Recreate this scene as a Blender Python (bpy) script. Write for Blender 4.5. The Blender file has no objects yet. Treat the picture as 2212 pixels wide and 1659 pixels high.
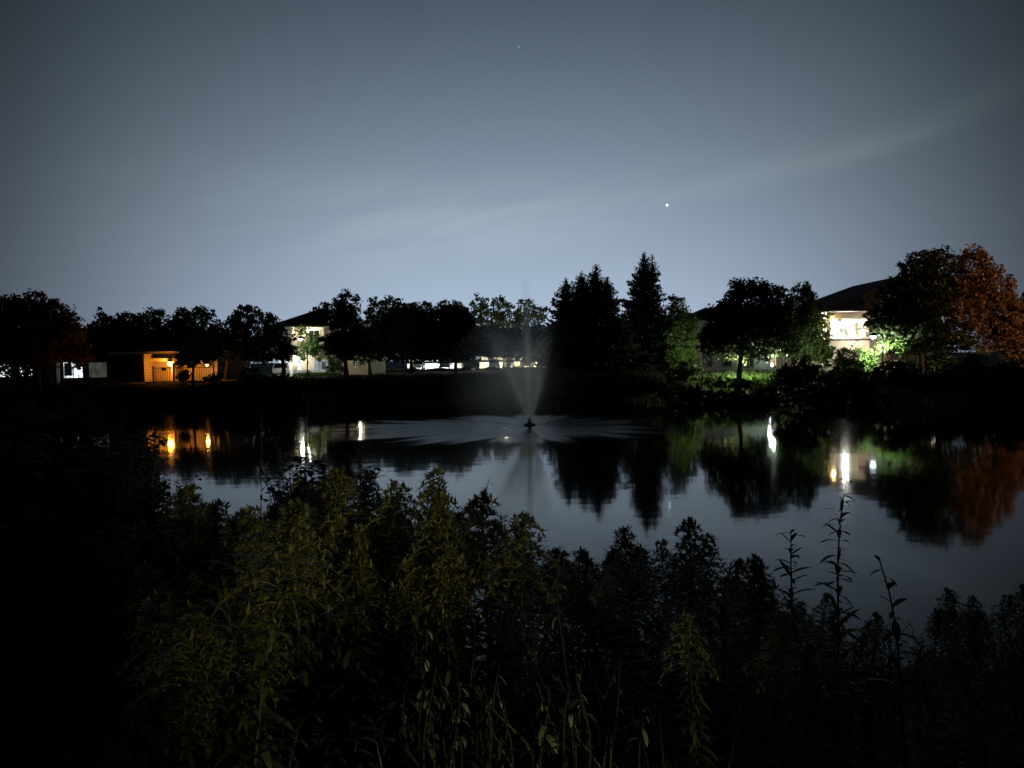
import bpy, math, random
import numpy as np
from mathutils import Vector, Matrix

R = math.radians
SC = bpy.context.scene
COL = SC.collection
rng = np.random.default_rng(7)
random.seed(7)

# ------------------------------------------------------------------ camera
CAM_Z = 3.5
FPX = 1594.0                      # focal length in pixels of a 2212 px wide picture
cam_d = bpy.data.cameras.new("camera")
cam = bpy.data.objects.new("camera", cam_d)
COL.objects.link(cam)
CAM_ROT = Matrix.Rotation(R(90 - 1.94), 3, 'X') @ Matrix.Rotation(R(-0.9), 3, 'Z')
cam.matrix_world = Matrix.Translation((0, 0, CAM_Z)) @ CAM_ROT.to_4x4()
cam_d.sensor_width = 36
cam_d.lens = FPX / 2212 * 36
cam_d.clip_start = 0.05
cam_d.clip_end = 8000
SC.camera = cam

# ------------------------------------------------------------------ world: night sky with a city glow ahead
W = bpy.data.worlds.new("World")
SC.world = W
W.use_nodes = True
nt = W.node_tree
nt.nodes.clear()
def N(tree, kind, **kw):
    n = tree.nodes.new(kind)
    for k, v in kw.items():
        setattr(n, k, v)
    return n
def L(tree, a, b):
    tree.links.new(a, b)
tc = N(nt, 'ShaderNodeTexCoord')
nrm = N(nt, 'ShaderNodeVectorMath', operation='NORMALIZE')
L(nt, tc.outputs['Generated'], nrm.inputs[0])
def wm_(op, a, b=None):
    n = N(nt, 'ShaderNodeMath', operation=op)
    for k, q in enumerate((a, b)):
        if q is None: continue
        if isinstance(q, (int, float)): n.inputs[k].default_value = q
        else: L(nt, q, n.inputs[k])
    return n.outputs[0]
sx = N(nt, 'ShaderNodeSeparateXYZ'); L(nt, nrm.outputs[0], sx.inputs[0])
az = wm_('ARCTAN2', sx.outputs['X'], sx.outputs['Y'])
el = wm_('ABSOLUTE', wm_('ARCSINE', sx.outputs['Z']))
az2 = wm_('MULTIPLY', az, az); el2 = wm_('MULTIPLY', el, el)
chan = []
# the glow of a town beyond the trees: fades away from its bearing and with height
for c0, c2, c4, fl0 in ((-0.80, -1.5, -6.2, .0035), (-0.565, -1.6, -5.4, .0042), (-0.285, -2.0, -4.4, .0046)):
    ex = wm_('ADD', wm_('ADD', wm_('ADD', wm_('MULTIPLY', az2, -1.97), wm_('MULTIPLY', wm_('MULTIPLY', az2, az2), -6.5)), wm_('MULTIPLY', el2, c4)), wm_('ADD', wm_('MULTIPLY', el, c2), c0))
    chan.append(wm_('ADD', wm_('EXPONENT', ex), fl0))
cc = N(nt, 'ShaderNodeCombineXYZ')
for k in range(3): L(nt, chan[k], cc.inputs[k])
# thin lit cloud streaks along one slanting band, with wider faint veils
vv = wm_('SUBTRACT', el, wm_('MULTIPLY', az, 0.17))
cx = N(nt, 'ShaderNodeCombineXYZ')
L(nt, wm_('MULTIPLY', az, 2.6), cx.inputs[0]); L(nt, wm_('MULTIPLY', vv, 13.0), cx.inputs[1])
cn = N(nt, 'ShaderNodeTexNoise')
cn.inputs['Scale'].default_value = 1.5; cn.inputs['Detail'].default_value = 3.5; cn.inputs['Roughness'].default_value = 0.5
cn.inputs['Distortion'].default_value = 0.4
L(nt, cx.outputs[0], cn.inputs['Vector'])
cr = N(nt, 'ShaderNodeMapRange'); cr.interpolation_type = 'SMOOTHSTEP'
cr.inputs['From Min'].default_value = 0.36; cr.inputs['From Max'].default_value = 0.72
L(nt, cn.outputs['Fac'], cr.inputs['Value'])
patches = None
for pa, pe, wa, we, sl, amp in ((0.5, 10.6, 8.5, 1.5, .16, .16), (30.0, 15.1, 4.2, .6, .22, .32), (19.0, 13.4, 7.0, 1.0, .2, .07), (-20.0, 11.3, 9.0, 2.2, .05, .10), (36.0, 17.2, 4.0, .8, .25, .22), (-8.0, 12.0, 4.5, 1.2, .1, .07)):
    da = wm_('SUBTRACT', az, R(pa)); de = wm_('SUBTRACT', wm_('SUBTRACT', el, R(pe)), wm_('MULTIPLY', da, sl))
    ka = wm_('MULTIPLY', wm_('MULTIPLY', da, da), -.5 / R(wa) ** 2); ke = wm_('MULTIPLY', wm_('MULTIPLY', de, de), -.5 / R(we) ** 2)
    gsn = wm_('MULTIPLY', wm_('EXPONENT', wm_('ADD', ka, ke)), amp)
    patches = gsn if patches is None else wm_('ADD', patches, gsn)
camt = wm_('ADD', wm_('MULTIPLY', wm_('ADD', wm_('MULTIPLY', cr.outputs[0], 1.1), 0.35), patches), 1.0)
tint = N(nt, 'ShaderNodeCombineXYZ')
for k, kk in enumerate((1.05, 1.0, 0.55)):
    L(nt, wm_('ADD', wm_('MULTIPLY', wm_('SUBTRACT', camt, 1.0), kk), 1.0), tint.inputs[k])
mulv = N(nt, 'ShaderNodeVectorMath', operation='MULTIPLY')
L(nt, cc.outputs[0], mulv.inputs[0]); L(nt, tint.outputs[0], mulv.inputs[1])
bg = N(nt, 'ShaderNodeBackground')
bg.inputs['Strength'].default_value = 1.0
L(nt, mulv.outputs[0], bg.inputs['Color'])
wo = N(nt, 'ShaderNodeOutputWorld')
L(nt, bg.outputs[0], wo.inputs['Surface'])

SC.view_settings.view_transform = 'Standard'
SC.view_settings.look = 'None'
SC.view_settings.exposure = 0.0
SC.view_settings.gamma = 1.0
cy = SC.cycles
cy.use_denoising = True
cy.max_bounces = 6
cy.diffuse_bounces = 2
cy.glossy_bounces = 3
cy.transmission_bounces = 3
cy.transparent_max_bounces = 6
cy.caustics_reflective = False
cy.caustics_refractive = False
cy.sample_clamp_indirect = 4.0
cy.volume_bounces = 2

# ------------------------------------------------------------------ helpers
def P(dx, dy, Y):
    """point at distance Y along +Y seen at pixel (dx, dy) of the 2212 x 1659 picture"""
    v = CAM_ROT @ Vector(((dx - 1106) / FPX, -(dy - 829.5) / FPX, -1.0))
    return Vector((0, 0, CAM_Z)) + v * (Y / v.y)
def PX(Y):
    return Y / FPX                # metres per pixel there
def to_px(p):
    v = CAM_ROT.transposed() @ (Vector(p) - Vector((0, 0, CAM_Z)))
    return 1106 + v.x / -v.z * FPX, 829.5 - v.y / -v.z * FPX

def empty(name, loc=(0, 0, 0)):
    o = bpy.data.objects.new(name, None)
    COL.objects.link(o)
    o.location = loc
    o.empty_display_size = 0.2
    return o
def tag(o, label=None, cat=None, group=None, kind=None):
    if label: o['label'] = label
    if cat: o['category'] = cat
    if group: o['group'] = group
    if kind: o['kind'] = kind
    return o
def thing(name, label, cat, loc=(0, 0, 0), group=None):
    return tag(empty(name, loc), label, cat, group)

def link_mesh(name, verts, faces, mat, parent=None, smooth=False):
    """verts in world coordinates; stored relative to the parent thing's base"""
    me = bpy.data.meshes.new(name)
    verts = np.asarray(verts, dtype=np.float64).reshape(-1, 3)
    off = np.zeros(3)
    p = parent
    while p is not None:
        off += np.array(p.location); p = p.parent
    me.from_pydata((verts - off).tolist(), [], faces if isinstance(faces, list) else faces.tolist())
    if smooth:
        me.polygons.foreach_set('use_smooth', [True] * len(me.polygons))
    me.update()
    if mat is not None:
        me.materials.append(mat)
    o = bpy.data.objects.new(name, me)
    COL.objects.link(o)
    if parent is not None:
        o.parent = parent
    return o

class MB:
    def __init__(self):
        self.v = []; self.f = []
    def add(self, v, f):
        n = len(self.v)
        self.v += [tuple(p) for p in v]
        self.f += [tuple(i + n for i in q) for q in f]
        return self
    def box(self, x0, x1, y0, y1, z0, z1):
        v = [(x, y, z) for x in (x0, x1) for y in (y0, y1) for z in (z0, z1)]
        return self.add(v, [(0, 1, 3, 2), (4, 6, 7, 5), (0, 4, 5, 1), (2, 3, 7, 6), (0, 2, 6, 4), (1, 5, 7, 3)])
    def tube(self, pts, rad, n=7, cap=True):
        pts = [Vector(p) for p in pts]
        vs = []
        for i, p in enumerate(pts):
            t = (pts[min(i + 1, len(pts) - 1)] - pts[max(i - 1, 0)]).normalized()
            a = t.orthogonal().normalized() if abs(t.z) > 0.95 else t.cross(Vector((0, 0, 1))).normalized()
            b = t.cross(a)
            for k in range(n):
                w = 2 * math.pi * k / n
                vs.append(p + (a * math.cos(w) + b * math.sin(w)) * rad[i])
        fs = []
        for i in range(len(pts) - 1):
            for k in range(n):
                fs.append((i * n + k, i * n + (k + 1) % n, (i + 1) * n + (k + 1) % n, (i + 1) * n + k))
        if cap:
            fs.append(tuple(range(n))[::-1]); fs.append(tuple(range((len(pts) - 1) * n, len(pts) * n)))
        return self.add(vs, fs)
    def lathe(self, c, prof, n=16):
        vs = [(c[0] + r * math.cos(2 * math.pi * k / n), c[1] + r * math.sin(2 * math.pi * k / n), c[2] + z) for r, z in prof for k in range(n)]
        fs = [(i * n + k, i * n + (k + 1) % n, (i + 1) * n + (k + 1) % n, (i + 1) * n + k) for i in range(len(prof) - 1) for k in range(n)]
        fs.append(tuple(range(n))[::-1]); fs.append(tuple(range((len(prof) - 1) * n, len(prof) * n)))
        return self.add(vs, fs)
    def build(self, name, mat, parent=None, smooth=False):
        return link_mesh(name, self.v, self.f, mat, parent, smooth)

# ------------------------------------------------------------------ materials
MATS = {}
def mat(name, col, rough=0.6, spec=0.3, metal=0.0, var=0.0, scale=3.0, bump=0.0, emit=None, strength=0.0):
    m = bpy.data.materials.new(name); m.use_nodes = True
    t = m.node_tree; b = t.nodes['Principled BSDF']
    b.inputs['Base Color'].default_value = (*col, 1)
    b.inputs['Roughness'].default_value = rough
    b.inputs['Specular IOR Level'].default_value = spec
    b.inputs['Metallic'].default_value = metal
    if var or bump:
        co = N(t, 'ShaderNodeTexCoord')
        nz = N(t, 'ShaderNodeTexNoise'); nz.inputs['Scale'].default_value = scale; nz.inputs['Detail'].default_value = 6
        L(t, co.outputs['Object'], nz.inputs['Vector'])
        if var:
            mr = N(t, 'ShaderNodeMapRange'); mr.inputs['To Min'].default_value = 1 - var; mr.inputs['To Max'].default_value = 1 + var
            mr.inputs['From Min'].default_value = 0.3; mr.inputs['From Max'].default_value = 0.7
            L(t, nz.outputs['Fac'], mr.inputs['Value'])
            mx = N(t, 'ShaderNodeVectorMath', operation='SCALE'); mx.inputs[0].default_value = col
            L(t, mr.outputs[0], mx.inputs['Scale']); L(t, mx.outputs[0], b.inputs['Base Color'])
        if bump:
            bp = N(t, 'ShaderNodeBump'); bp.inputs['Strength'].default_value = bump; bp.inputs['Distance'].default_value = 0.05
            L(t, nz.outputs['Fac'], bp.inputs['Height']); L(t, bp.outputs[0], b.inputs['Normal'])
    if emit:
        b.inputs['Emission Color'].default_value = (*emit, 1); b.inputs['Emission Strength'].default_value = strength
    MATS[name] = m
    return m
def leaf_mat(name, col, col2, trans=0.35, rough=0.5):
    """leaf: two hues mixed leaf by leaf, with light passing through"""
    m = bpy.data.materials.new(name); m.use_nodes = True
    t = m.node_tree; b = t.nodes['Principled BSDF']; out = t.nodes['Material Output']
    g = N(t, 'ShaderNodeNewGeometry')
    mx = N(t, 'ShaderNodeMix', data_type='RGBA')
    mx.inputs[6].default_value = (*col, 1); mx.inputs[7].default_value = (*col2, 1)
    L(t, g.outputs['Random Per Island'], mx.inputs[0])
    L(t, mx.outputs[2], b.inputs['Base Color'])
    b.inputs['Roughness'].default_value = rough; b.inputs['Specular IOR Level'].default_value = 0.2
    tr = N(t, 'ShaderNodeBsdfTranslucent'); L(t, mx.outputs[2], tr.inputs['Color'])
    ms = N(t, 'ShaderNodeMixShader'); ms.inputs[0].default_value = trans
    L(t, b.outputs[0], ms.inputs[1]); L(t, tr.outputs[0], ms.inputs[2]); L(t, ms.outputs[0], out.inputs['Surface'])
    MATS[name] = m
    return m
def brick_mat(name, c1, c2, mortar, sx=4.0):
    m = bpy.data.materials.new(name); m.use_nodes = True
    t = m.node_tree; b = t.nodes['Principled BSDF']
    co = N(t, 'ShaderNodeTexCoord'); mp = N(t, 'ShaderNodeMapping'); mp.inputs['Rotation'].default_value = (R(90), 0, 0)
    br = N(t, 'ShaderNodeTexBrick'); br.inputs['Scale'].default_value = sx
    br.inputs['Color1'].default_value = (*c1, 1); br.inputs['Color2'].default_value = (*c2, 1); br.inputs['Mortar'].default_value = (*mortar, 1)
    L(t, co.outputs['Object'], mp.inputs['Vector']); L(t, mp.outputs[0], br.inputs['Vector']); L(t, br.outputs['Color'], b.inputs['Base Color'])
    b.inputs['Roughness'].default_value = 0.85
    MATS[name] = m
    return m
def siding_mat(name, col, step=0.2):
    m = bpy.data.materials.new(name); m.use_nodes = True
    t = m.node_tree; b = t.nodes['Principled BSDF']
    co = N(t, 'ShaderNodeTexCoord'); wv = N(t, 'ShaderNodeTexWave', bands_direction='Z', wave_profile='SAW')
    wv.inputs['Scale'].default_value = 0.314 / step
    L(t, co.outputs['Object'], wv.inputs['Vector'])
    bp = N(t, 'ShaderNodeBump'); bp.inputs['Strength'].default_value = 0.6; bp.inputs['Distance'].default_value = 0.03
    L(t, wv.outputs['Fac'], bp.inputs['Height']); L(t, bp.outputs[0], b.inputs['Normal'])
    b.inputs['Base Color'].default_value = (*col, 1); b.inputs['Roughness'].default_value = 0.7
    MATS[name] = m
    return m
def glow_mat(name, col, strength, var=0.0, scale=2.0):
    """a lit pane or bulb: it gives off light"""
    m = bpy.data.materials.new(name); m.use_nodes = True
    t = m.node_tree; t.nodes.clear()
    e = N(t, 'ShaderNodeEmission'); e.inputs['Color'].default_value = (*col, 1); e.inputs['Strength'].default_value = strength
    if var:
        co = N(t, 'ShaderNodeTexCoord'); nz = N(t, 'ShaderNodeTexNoise'); nz.inputs['Scale'].default_value = scale; nz.inputs['Detail'].default_value = 3
        mr = N(t, 'ShaderNodeMapRange'); mr.inputs['From Min'].default_value = 0.38; mr.inputs['From Max'].default_value = 0.62
        mr.inputs['To Min'].default_value = strength * (1 - var); mr.inputs['To Max'].default_value = strength
        L(t, co.outputs['Object'], nz.inputs['Vector']); L(t, nz.outputs['Fac'], mr.inputs['Value']); L(t, mr.outputs[0], e.inputs['Strength'])
    o = N(t, 'ShaderNodeOutputMaterial'); L(t, e.outputs[0], o.inputs['Surface'])
    MATS[name] = m
    return m

leaf_mat('leaf_dark', (0.022, 0.032, 0.012), (0.04, 0.055, 0.018), 0.2)
leaf_mat('leaf_mid', (0.04, 0.07, 0.02), (0.07, 0.105, 0.03), 0.35)
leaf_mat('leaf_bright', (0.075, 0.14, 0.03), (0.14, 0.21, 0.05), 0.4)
leaf_mat('leaf_rust', (0.10, 0.06, 0.026), (0.20, 0.115, 0.052), 0.35)
leaf_mat('leaf_brown', (0.13, 0.06, 0.022), (0.2, 0.09, 0.03), 0.4)
leaf_mat('needle', (0.014, 0.022, 0.014), (0.022, 0.032, 0.02), 0.05)
leaf_mat('weed_leaf', (0.045, 0.052, 0.013), (0.075, 0.08, 0.02), 0.25, 0.65)
leaf_mat('weed_dark', (0.012, 0.018, 0.008), (0.026, 0.036, 0.014), 0.12, 0.7)
leaf_mat('plume', (0.10, 0.098, 0.026), (0.16, 0.145, 0.042), 0.3)
leaf_mat('pale_leaf', (0.08, 0.09, 0.045), (0.16, 0.16, 0.095), 0.35)
leaf_mat('grass', (0.03, 0.05, 0.012), (0.06, 0.09, 0.02), 0.3)
leaf_mat('lawn_blade', (0.06, 0.12, 0.02), (0.11, 0.19, 0.035), 0.35)
mat('bark', (0.06, 0.045, 0.032), 0.9, var=0.4, scale=6, bump=0.6)
mat('stem', (0.026, 0.03, 0.012), 0.8, 0.15)
mat('stem_dark', (0.014, 0.016, 0.008), 0.8, 0.1)
mat('ground', (0.03, 0.035, 0.014), 0.95, 0.1, var=0.5, scale=0.7, bump=0.4)
mat('asphalt', (0.05, 0.05, 0.05), 0.85, var=0.2, scale=2)
mat('concrete', (0.33, 0.31, 0.28), 0.85, var=0.15, scale=2)
mat('roof_shingle', (0.02, 0.019, 0.018), 0.9, 0.1, var=0.3, scale=5)
mat('soffit', (0.55, 0.5, 0.4), 0.7)
mat('trim_white', (0.75, 0.73, 0.68), 0.5)
mat('frame_dark', (0.03, 0.028, 0.025), 0.5)
mat('iron', (0.012, 0.012, 0.012), 0.5, metal=0.3)
mat('steel', (0.25, 0.26, 0.27), 0.4, metal=0.8)
mat('glass_dark', (0.01, 0.012, 0.014), 0.08, 0.5)
mat('blind', (0.55, 0.57, 0.62), 0.6)
mat('tyre', (0.015, 0.015, 0.015), 0.8)
brick_mat('brick', (0.16, 0.09, 0.06), (0.12, 0.07, 0.05), (0.2, 0.18, 0.16), 3.0)
brick_mat('brick_tan', (0.36, 0.27, 0.2), (0.3, 0.22, 0.16), (0.4, 0.36, 0.32), 3.0)
siding_mat('siding_cream', (0.62, 0.55, 0.40))
siding_mat('siding_tan', (0.45, 0.38, 0.28))
siding_mat('siding_grey', (0.13, 0.14, 0.13))
mat('stucco', (0.5, 0.42, 0.3), 0.9, var=0.12, scale=4)
glow_mat('lit_white', (0.85, 0.95, 1.0), 2.2, 0.75, 2.2)
glow_mat('lit_cyan', (0.6, 0.9, 1.0), 1.3, 0.4, 1.5)
glow_mat('lit_warm', (1.0, 0.72, 0.4), 0.9, 0.6, 2.5)
glow_mat('lit_dim', (0.55, 0.62, 0.5), 0.11, 0.6, 1.6)
glow_mat('lit_brown', (0.5, 0.38, 0.25), 0.06, 0.3, 2)
glow_mat('bulb_orange', (1.0, 0.55, 0.12), 14)
glow_mat('bulb_white', (0.92, 0.97, 1.0), 12)
glow_mat('bulb_warm', (1.0, 0.86, 0.6), 10)
glow_mat('bulb_blue', (0.7, 0.85, 1.0), 16)
glow_mat('bulb_small', (1.0, .95, .85), 1.3)
mat('bulb_off', (.4, .4, .38), .3)
glow_mat('star_bright', (0.95, 1.0, 1.0), 4.0)
glow_mat('star_faint', (0.8, 0.9, 1.0), 0.34)

def lamp_light(loc, power, col, parent=None, radius=0.12, spot=None):
    """the light a lamp gives; spot = (target, cone degrees, blend)"""
    ld = bpy.data.lights.new('lamp_light', 'SPOT' if spot else 'POINT')
    ld.energy = power; ld.color = col; ld.shadow_soft_size = radius
    o = bpy.data.objects.new('lamp_light', ld); COL.objects.link(o)
    o.location = loc
    if spot:
        ld.spot_size = R(spot[1]); ld.spot_blend = spot[2]
        o.rotation_euler = (Vector(spot[0]) - Vector(loc)).to_track_quat('-Z', 'Y').to_euler()
    if parent is not None:
        off = Vector((0, 0, 0)); p = parent
        while p is not None:
            off += p.location; p = p.parent
        o.parent = parent; o.location = Vector(loc) - off
    return o
ORANGE = (1.0, 0.33, 0.025); WHITE = (0.95, 0.98, 1.0); WARM = (1.0, 0.8, 0.5); SODIUM = (1.0, 0.45, 0.16); BLUISH = (0.72, 0.86, 1.0)

# ------------------------------------------------------------------ ground, water
def shore_far(x):
    # distance of the far waterline along Y
    a = np.interp(x, [-60, -38, -28, -12, 4, 14, 24, 34, 60], [38, 49, 53, 58, 61, 58, 50, 44, 34])
    return a + 0.8 * np.sin(x * 0.35) + 0.4 * np.sin(x * 0.9 + 1)
def shore_near(x):
    return 7.2 + 0.5 * np.sin(x * 0.5) + np.clip((np.abs(x) - 6) * 0.25, 0, 14)
def ground_z(x, y):
    x = np.asarray(x, float); y = np.asarray(y, float)
    df = y - shore_far(x); dn = shore_near(x) - y
    d = np.maximum(df, dn)
    d = np.maximum(d, np.abs(x) - 66)
    near = dn > df
    w = np.where(near, 6.0, 7.5)
    t = np.clip((d + 0.5) / w, 0, 1)
    z = 1.95 * (t * t * (3 - 2 * t))
    z = np.where(d < -0.5, np.maximum(-1.6, (d + 0.5) * 0.5), z)
    bump = 0.05 * np.sin(x * 1.7 + 0.6 * y) + 0.05 * np.sin(y * 1.3 - x * 0.8) + 0.03 * np.sin(x * 3.9) * np.sin(y * 3.1)
    return z + bump * np.clip(d, 0, 1)
def GZ(x, y):
    return float(ground_z(x, y))
gx = np.unique(np.concatenate([np.linspace(-3000, -80, 14), np.arange(-80, 80.1, 1.0), np.linspace(80, 3000, 14)]))
gy = np.unique(np.concatenate([np.linspace(-300, -12, 6), np.arange(-12, 12, 0.5), np.arange(12, 36, 2.0), np.arange(36, 80, 0.75), np.arange(80, 180, 5.0), np.linspace(180, 4000, 14)]))
XX, YY = np.meshgrid(gx, gy)
ZZ = ground_z(XX, YY)
nx, ny = len(gx), len(gy)
idx = np.arange(nx * ny).reshape(ny, nx)
gf = np.stack([idx[:-1, :-1], idx[:-1, 1:], idx[1:, 1:], idx[1:, :-1]], -1).reshape(-1, 4)
g = link_mesh('ground', np.stack([XX, YY, ZZ], -1).reshape(-1, 3), gf, MATS['ground'], smooth=True)
tag(g, kind='structure')

FX, FY = P(1144, 919, 10).x, 0
d_ = P(1144, 919, 10) - Vector((0, 0, CAM_Z)); k_ = CAM_Z / -d_.z
FOUNT = Vector((d_.x * k_, d_.y * k_, 0))

wm = bpy.data.materials.new('water'); wm.use_nodes = True
t = wm.node_tree; b = t.nodes['Principled BSDF']
b.inputs['Base Color'].default_value = (0.002, 0.003, 0.004, 1)
b.inputs['IOR'].default_value = 1.62
b.inputs['Roughness'].default_value = 0.035
co = N(t, 'ShaderNodeTexCoord')
rel = N(t, 'ShaderNodeVectorMath', operation='SUBTRACT'); rel.inputs[1].default_value = FOUNT
L(t, co.outputs['Object'], rel.inputs[0])
ln = N(t, 'ShaderNodeVectorMath', operation='LENGTH'); L(t, rel.outputs[0], ln.inputs[0])
nd = N(t, 'ShaderNodeVectorMath', operation='NORMALIZE'); L(t, rel.outputs[0], nd.inputs[0])
an = N(t, 'ShaderNodeTexNoise'); an.inputs['Scale'].default_value = 4.6; an.inputs['Detail'].default_value = 3; an.inputs['Distortion'].default_value = .3
L(t, nd.outputs[0], an.inputs['Vector'])                   # noise by direction: spokes of falling water
fg = N(t, 'ShaderNodeMapRange'); fg.inputs['From Min'].default_value = 0.36; fg.inputs['From Max'].default_value = 0.56
L(t, an.outputs['Fac'], fg.inputs['Value'])
# ring reach: spokes reach farther where the direction noise is high
rr = N(t, 'ShaderNodeMapRange'); rr.inputs['To Min'].default_value = 6.6; rr.inputs['To Max'].default_value = 9.8
rr.inputs['From Min'].default_value = 0.35; rr.inputs['From Max'].default_value = 0.65
L(t, an.outputs['Fac'], rr.inputs['Value'])
sxn = N(t, 'ShaderNodeSeparateXYZ'); L(t, nd.outputs[0], sxn.inputs[0])
dr_ = N(t, 'ShaderNodeMath', operation='MULTIPLY'); L(t, sxn.outputs['X'], dr_.inputs[0]); dr_.inputs[1].default_value = -1.3   # the breeze carries the fall to one side
ra = N(t, 'ShaderNodeMath', operation='ADD'); L(t, rr.outputs[0], ra.inputs[0]); L(t, dr_.outputs[0], ra.inputs[1])
dv = N(t, 'ShaderNodeMath', operation='DIVIDE'); L(t, ln.outputs['Value'], dv.inputs[0]); L(t, ra.outputs[0], dv.inputs[1])
edge = N(t, 'ShaderNodeMapRange'); edge.interpolation_type = 'SMOOTHSTEP'
edge.inputs['From Min'].default_value = 1.12; edge.inputs['From Max'].default_value = 0.62
L(t, dv.outputs[0], edge.inputs['Value'])
core = N(t, 'ShaderNodeMapRange'); core.inputs['From Min'].default_value = 0.3; core.inputs['From Max'].default_value = 4.5
L(t, ln.outputs['Value'], core.inputs['Value'])
m1 = N(t, 'ShaderNodeMath', operation='MULTIPLY'); L(t, edge.outputs[0], m1.inputs[0])
fl = N(t, 'ShaderNodeMapRange'); fl.inputs['To Min'].default_value = 0.6; fl.inputs['To Max'].default_value = 1
L(t, fg.outputs[0], fl.inputs['Value']); L(t, fl.outputs[0], m1.inputs[1])
m2 = N(t, 'ShaderNodeMath', operation='MULTIPLY'); L(t, m1.outputs[0], m2.inputs[0])
cf = N(t, 'ShaderNodeMapRange'); cf.inputs['To Min'].default_value = 0.55; cf.inputs['To Max'].default_value = 1
L(t, core.outputs[0], cf.inputs['Value']); L(t, cf.outputs[0], m2.inputs[1])
rg = N(t, 'ShaderNodeMapRange'); rg.inputs['To Min'].default_value = 0.05; rg.inputs['To Max'].default_value = 0.34
L(t, m2.outputs[0], rg.inputs['Value']); L(t, rg.outputs[0], b.inputs['Roughness'])
wmap = N(t, 'ShaderNodeMapping'); wmap.inputs['Scale'].default_value = (0.55, 1.0, 1.0)
L(t, co.outputs['Object'], wmap.inputs['Vector'])
w1 = N(t, 'ShaderNodeTexNoise'); w1.inputs['Scale'].default_value = 1.3; w1.inputs['Detail'].default_value = 2; w1.inputs['Roughness'].default_value = 0.4
L(t, wmap.outputs[0], w1.inputs['Vector'])
w2 = N(t, 'ShaderNodeTexNoise'); w2.inputs['Scale'].default_value = 5.0; w2.inputs['Detail'].default_value = 3
L(t, co.outputs['Object'], w2.inputs['Vector'])
h2 = N(t, 'ShaderNodeMath', operation='MULTIPLY'); L(t, w2.outputs['Fac'], h2.inputs[0])
h2k = N(t, 'ShaderNodeMath', operation='MULTIPLY'); L(t, m2.outputs[0], h2k.inputs[0]); h2k.inputs[1].default_value = 4.0
L(t, h2k.outputs[0], h2.inputs[1])
hs = N(t, 'ShaderNodeMath', operation='ADD'); L(t, w1.outputs['Fac'], hs.inputs[0]); L(t, h2.outputs[0], hs.inputs[1])
bp = N(t, 'ShaderNodeBump'); bp.inputs['Strength'].default_value = 1.0; bp.inputs['Distance'].default_value = 0.0023
L(t, hs.outputs[0], bp.inputs['Height']); L(t, bp.outputs[0], b.inputs['Normal'])
water = MB(); water.add([(-80, 2, 0), (80, 2, 0), (80, 72, 0), (-80, 72, 0)], [(0, 1, 2, 3)])
tag(water.build('water', wm), kind='structure')

# ------------------------------------------------------------------ trees
def leaf_quads(c, size, asp=0.5, droop=0.0):
    """one rhombic leaf per centre, turned at random"""
    n = len(c)
    a = rng.normal(size=(n, 3)); a[:, 2] -= droop; a /= np.linalg.norm(a, axis=1)[:, None]
    r = rng.normal(size=(n, 3))
    bb = np.cross(a, r); bb /= np.linalg.norm(bb, axis=1)[:, None] + 1e-9
    s = size[:, None]
    v = np.stack([c - a * s * 0.5, c + bb * s * asp * 0.5, c + a * s * 0.5, c - bb * s * asp * 0.5], 1).reshape(-1, 3)
    f = np.arange(4 * n).reshape(n, 4)
    return v, f
def blob_leaves(blobs, leaf, clump=0.55, dens=1.0, loose=0.0):
    """blobs: (centre, rx, ry, rz) -> leaf centres grouped in clumps near each blob's surface plus a filling"""
    out = []
    for c, rx, ry, rz in blobs:
        c = np.array(c)
        area = 4 * math.pi * ((rx * ry) ** 1.6 / 3 + (rx * rz) ** 1.6 / 3 + (ry * rz) ** 1.6 / 3) ** (1 / 1.6)
        ncl = max(6, int(area / (clump * clump) * 0.62 * dens))
        u = rng.normal(size=(ncl, 3)); u /= np.linalg.norm(u, axis=1)[:, None]
        rad = rng.uniform(0.62, 1.0, ncl) ** 0.8
        cc = c + u * rad[:, None] * np.array([rx, ry, rz])
        keep = rng.random(ncl) > loose
        cc = cc[keep]
        cs = clump * rng.uniform(0.5, 1.15, len(cc))
        per = int(20 * (clump / leaf / 1.9) ** 2) + 4
        q = rng.normal(size=(len(cc), per, 3)); q /= np.linalg.norm(q, axis=2)[:, :, None]
        q *= (rng.random((len(cc), per, 1)) ** 0.5)
        pts = cc[:, None, :] + q * cs[:, None, None] * np.array([1, 1, 0.75])
        out.append(pts.reshape(-1, 3))
        nf = int(rx * rz * math.pi * 5.5 / (leaf * leaf) * (1 - loose) * dens)
        u = rng.normal(size=(nf, 3)); u /= np.linalg.norm(u, axis=1)[:, None]
        out.append(c + u * (rng.random((nf, 1)) ** 0.4) * np.array([rx, ry, rz]) * 0.8)
    return np.concatenate(out)
def trunk_mesh(base, top, r0, targets, parent, m='bark'):
    mb = MB()
    base = Vector(base); top = Vector(top)
    n = 6
    pts = [base.lerp(top, i / n) + Vector((random.uniform(-1, 1), random.uniform(-1, 1), 0)) * r0 * (0.5 if 0 < i < n else 0) for i in range(n + 1)]
    pts[0] = base - Vector((0, 0, 0.15))
    mb.tube(pts, [r0 * (1.5 if i == 0 else 1.05 - 0.75 * i / n) for i in range(n + 1)], 9)
    for tg in targets:
        tg = Vector(tg)
        s = base.lerp(top, random.uniform(0.45, 0.9))
        mid = s.lerp(tg, 0.5) + Vector((random.uniform(-.2, .2), random.uniform(-.2, .2), random.uniform(0, .35)))
        mb.tube([s, mid, s.lerp(tg, 0.92)], [r0 * 0.42, r0 * 0.26, r0 * 0.08], 6)
    return mb.build('trunk', MATS[m], parent, True)
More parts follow.
